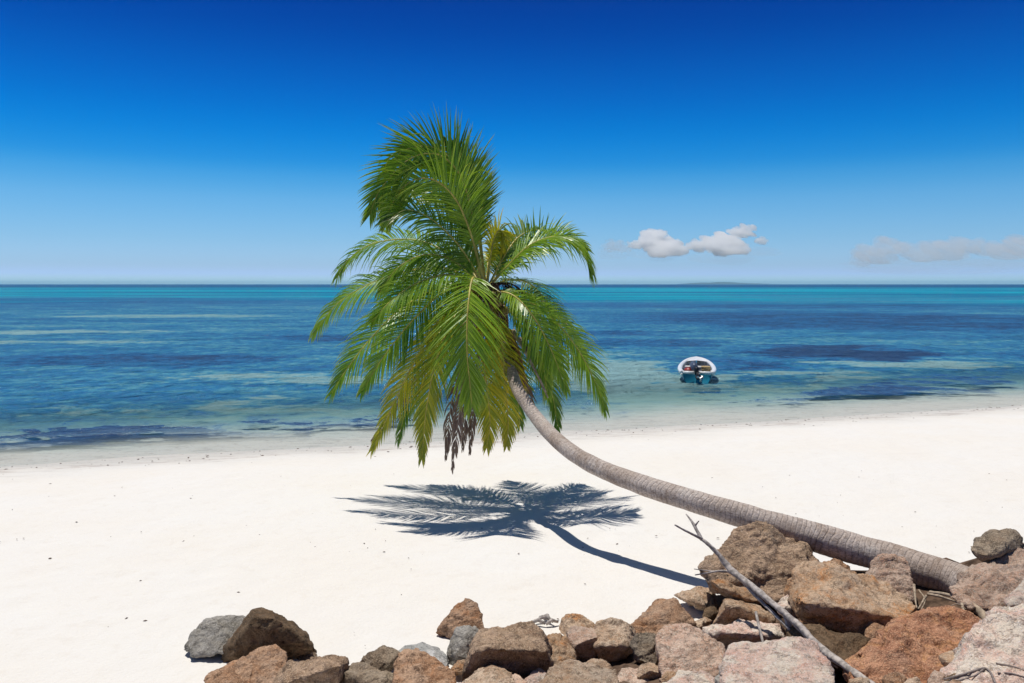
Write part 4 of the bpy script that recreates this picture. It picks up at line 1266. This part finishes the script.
# tilted outboard: cowl lies inboard, leg and propeller stick out over the transom
eng = bobj('outboard_motor', *boxv((0, .42, .72), (.30, .62, .29), [], [], R(28), .08), M_cowl)
eng.rotation_euler = (0, R(-4), R(13))
eng['label'] = 'dark blue grey outboard engine tilted up over the stern'
V, Fc = boxv((0, .02, .56), (.17, .34, .34), [], [], R(20), .04)
boxv((0, -.26, .40), (.11, .56, .20), V, Fc, R(28), .03)
boxv((0, -.42, .30), (.30, .30, .03), V, Fc, R(28), .01)
bobj('engine_leg', V, Fc, M_blk, eng)
V, Fc = [], []
hub = Vector((.03, -.58, .27))
tube([hub + Vector((0, .1, .05)), hub, hub + Vector((0, -.08, -.04))], [.05, .055, .03], 8, V, Fc)
for k in range(3):
    a = k * 2.094 + .5
    d = Vector((math.cos(a), .15, math.sin(a)))
    e = Vector((-math.sin(a), .35, math.cos(a)))
    b = len(V)
    V += [hub + d * .04, hub + d * .12 + e * .07, hub + d * .19 + e * .02, hub + d * .13 - e * .06, hub + d * .1 + Vector((0, .015, 0))]
    Fc += [(b, b + 1, b + 2, b + 3), (b, b + 4, b + 1), (b + 1, b + 4, b + 2), (b + 2, b + 4, b + 3)]
bobj('propeller', V, Fc, M_met, eng)
V, Fc = tube([Vector((-.02, .7, .82)), Vector((-.12, 1.0, .78)), Vector((-.16, 1.25, .74))], [.03, .025, .03], 8)
bobj('tiller', V, Fc, M_blk, eng)


def in_boat(o, label, cat):
    o.location = boat.location
    o.rotation_euler = (0, 0, BROT)
    return tag(o, label, cat)


V, Fc = boxv((-.38, .62, .50), (.40, .36, .24), [], [], 0, .05)
boxv((-.38, .62, .64), (.16, .12, .05), V, Fc, 0, .015)
in_boat(obj('fuel_tank', V, Fc, M_red, smooth=True), 'red fuel tank lying in the stern of the boat left of the engine', 'fuel tank')
V, Fc = [], []
for k in range(5):
    rr = .19 - .02 * (k % 2)
    cpts = [Vector((.40 + rr * math.cos(a) * (1 + .05 * math.sin(3 * a + k)), .66 + rr * math.sin(a), .44 + .06 * k)) for a in np.linspace(0, 2 * math.pi, 25)]
    tube(cpts, [.034] * 25, 6, V, Fc)
tube([Vector((.40, .66, .1)), Vector((.40, .66, .4)), Vector((.40, .66, .69))], [.17, .17, .15], 12, V, Fc)
in_boat(obj('rope_coil', V, Fc, M_rope, smooth=True), 'tan coil of rope in the stern of the boat right of the engine', 'rope')
V, Fc = lump(Vector((-.42, 1.15, .42)), .32, .6, 4)
in_boat(obj('tarpaulin', V, Fc, plain('dark folded tarpaulin', (.03, .035, .05), .7, .2, nz=.4, nscale=7), smooth=True), 'dark folded tarpaulin on the floor of the boat behind the fuel tank', 'tarpaulin')

# ------------------------------------------------------------------ far island and clouds
m_hill = plain('far forested hill', (.05, .075, .045), .95, .1, nz=.3, nscale=.01)
V, Fc = [], []
ID = 16000.0
nX, nY = 60, 10
for j in range(nY + 1):
    for i in range(nX + 1):
        u, v = i / nX, j / nY
        px = lerp(676, 800, u)
        x = (px - 512) / F * ID
        hgt = 44 * (math.exp(-((u - .42) / .16) ** 2) + .65 * math.exp(-((u - .2) / .10) ** 2) + .35 * math.exp(-((u - .68) / .16) ** 2))
        hgt *= math.sin(math.pi * v) ** .8 * (1 + .25 * noise.noise(Vector((u * 18, v * 3, 2))))
        V.append((x, ID + v * 900, hgt - 2))
Fc = [(j * (nX + 1) + i, j * (nX + 1) + i + 1, (j + 1) * (nX + 1) + i + 1, (j + 1) * (nX + 1) + i) for j in range(nY) for i in range(nX)]
tag(obj('far_hills', V, Fc, m_hill, smooth=True), kind='structure')


def cloud_material(name, dens):
    m = bpy.data.materials.new(name)
    m.use_nodes = True
    m.node_tree.nodes.clear()
    ot = m.node_tree.nodes.new('ShaderNodeOutputMaterial')
    pv = m.node_tree.nodes.new('ShaderNodeVolumePrincipled')
    pv.inputs['Color'].default_value = (1, 1, 1, 1)
    pv.inputs['Density'].default_value = dens
    m.node_tree.links.new(pv.outputs[0], ot.inputs['Volume'])
    return m


def cloud(label, puffs, mat, Dc=26000.0, seed=0):
    """puffs: (px, py, radius px); joined and remeshed into one billowing body"""
    bm = bmesh.new()
    rnd = random.Random(seed)
    k = Dc / F
    ctr = at(puffs[0][0], puffs[0][1], Dc)
    for px, py, r in puffs:
        r *= 1.38
        py -= 2
        floor = at(px, py + r * .30, Dc).z - ctr.z  # puffs are flattened below this level, hiding their dark undersides
        for q in range(26):
            a = rnd.uniform(0, 6.28)
            rr = r * (.62 if q == 0 else rnd.uniform(.12, .42))
            off = 0 if q == 0 else r * rnd.uniform(.5, 1.0)
            c = at(px + off * math.cos(a), py - abs(off * math.sin(a)) * .7, Dc + rnd.uniform(-1, 1) * r * k * .5) - ctr
            mt = Matrix.Translation(c) @ Matrix.Diagonal((rr * k * 1.15, rr * k, rr * k * .82, 1))
            made = bmesh.ops.create_icosphere(bm, subdivisions=2, radius=1.0, matrix=mt)
            for v in made['verts']:
                if v.co.z < floor:
                    v.co.z = floor + (v.co.z - floor) * .12
    me = bpy.data.meshes.new('cumulus_cloud')
    bm.to_mesh(me)
    bm.free()
    o = bpy.data.objects.new('cumulus_cloud', me)
    COL.objects.link(o)
    o.location = ctr
    md = o.modifiers.new('r', 'REMESH')
    md.mode = 'VOXEL'
    md.voxel_size = .55 * k
    d = dg()
    d.update()
    me2 = bpy.data.meshes.new_from_object(o.evaluated_get(d))
    o.modifiers.clear()
    me2.name = 'cumulus_cloud'
    o.data = me2
    bpy.data.meshes.remove(me)
    nrm = [v.normal.copy() for v in me2.vertices]
    for v, nv in zip(me2.vertices, nrm):
        p = v.co / (k * 5)
        v.co += nv * k * (1.4 * noise.noise(p) + 1.0 * noise.noise(p * 2.3) + .6 * noise.noise(p * 5))
    # shape sheared back so sunlit tops face the camera and brighten the cloud
    lowest = min(v.co.z for v in me2.vertices)
    for v in me2.vertices:
        v.co.y += 1.5 * (v.co.z - lowest)
    me2.polygons.foreach_set('use_smooth', [True] * len(me2.polygons))
    me2.materials.clear()
    me2.materials.append(mat)
    # thin veil of vapour trailing along the base
    V, Fc = [], []
    xs_ = [p[0] for p in puffs]
    yb = max(p[1] for p in puffs)
    wv = (max(xs_) - min(xs_)) / 2 + 10
    for q in range(5):
        c = at((max(xs_) + min(xs_)) / 2 + rnd.uniform(-.55, .55) * wv, yb + rnd.uniform(-3, 6), Dc + rnd.uniform(-1, 1) * 12 * k) - ctr
        V_, F_ = lump(Vector((0, 0, 0)), 1.0, 1.0, seed * 7 + q, 3)
        b = len(V)
        rx, rz = rnd.uniform(.45, .85) * wv * k, rnd.uniform(3.5, 7) * k
        V += [c + Vector((p.x * rx, p.y * 14 * k, p.z * rz * (1 + .35 * noise.noise(p * 2.5 + Vector((q, seed, 0)))))) for p in V_]
        Fc += [tuple(b + i for i in f) for f in F_]
    ve = obj('veil', V, Fc, CM3, smooth=True)
    ve.parent = o
    return tag(o, label, 'cloud', 'clouds low over the horizon')


CM1 = cloud_material('bright cumulus vapour', .0060)
CM3 = cloud_material('thin vapour veil', .00022)
CM2 = cloud_material('faint cumulus vapour', .0012)
cloud('small round cloud nearest the palm, low over the horizon', [(617, 248, 8), (611, 252, 5), (624, 252, 6)], CM2, seed=1)
cloud('white cloud with a double rounded top, second from the palm', [(662, 242, 11), (668, 234, 5), (650, 246, 8), (640, 248, 6), (676, 248, 9), (660, 254, 12), (680, 254, 8)], CM1, seed=2)
cloud('brightest cloud rising to a peak on its right side', [(735, 243, 10), (752, 234, 8), (762, 228, 6), (717, 246, 9), (702, 250, 8), (770, 243, 5), (740, 252, 10), (722, 254, 9)], CM1, seed=3)
cloud('long faint cloud bank near the right edge, low over the horizon', [(905, 250, 12), (908, 242, 6), (884, 260, 14), (930, 258, 14), (960, 256, 14), (985, 250, 11), (1000, 252, 12), (1020, 256, 13), (1045, 254, 16), (865, 266, 8), (912, 243, 7), (985, 244, 8), (1005, 245, 7), (945, 249, 8)], CM2, seed=4)

# ------------------------------------------------------------------ air
HAZE = True
if HAZE:
    m = bpy.data.materials.new('sea haze')
    m.use_nodes = True
    m.node_tree.nodes.clear()
    ot = m.node_tree.nodes.new('ShaderNodeOutputMaterial')
    pv = m.node_tree.nodes.new('ShaderNodeVolumePrincipled')
    pv.inputs['Color'].default_value = (.50, .86, 1.0, 1)
    pv.inputs['Density'].default_value = 0.6e-4
    m.node_tree.links.new(pv.outputs[0], ot.inputs['Volume'])
    x0, x1, y0, y1, z0, z1 = -22500, 22500, -120, 22500, -6, 66
    V = [(x, y, z) for x in (x0, x1) for y in (y0, y1) for z in (z0, z1)]
    Fc = [(0, 1, 3, 2), (4, 6, 7, 5), (0, 4, 5, 1), (2, 3, 7, 6), (0, 2, 6, 4), (1, 5, 7, 3)]
    tag(obj('haze', V, Fc, m), kind='stuff')

# ------------------------------------------------------------------ render settings
vs = SC.view_settings
SC.display_settings.display_device = 'sRGB'
vs.view_transform = 'Standard'
vs.look = 'None'
vs.exposure = 0.0
vs.gamma = 1.0
SC.render.engine = 'CYCLES'
cy = SC.cycles
cy.max_bounces = 48
cy.diffuse_bounces = 3
cy.glossy_bounces = 3
cy.transmission_bounces = 3
cy.transparent_max_bounces = 24
cy.volume_bounces = 40
cy.caustics_reflective = False
cy.caustics_refractive = False
cy.use_denoising = True
cy.sample_clamp_indirect = 8
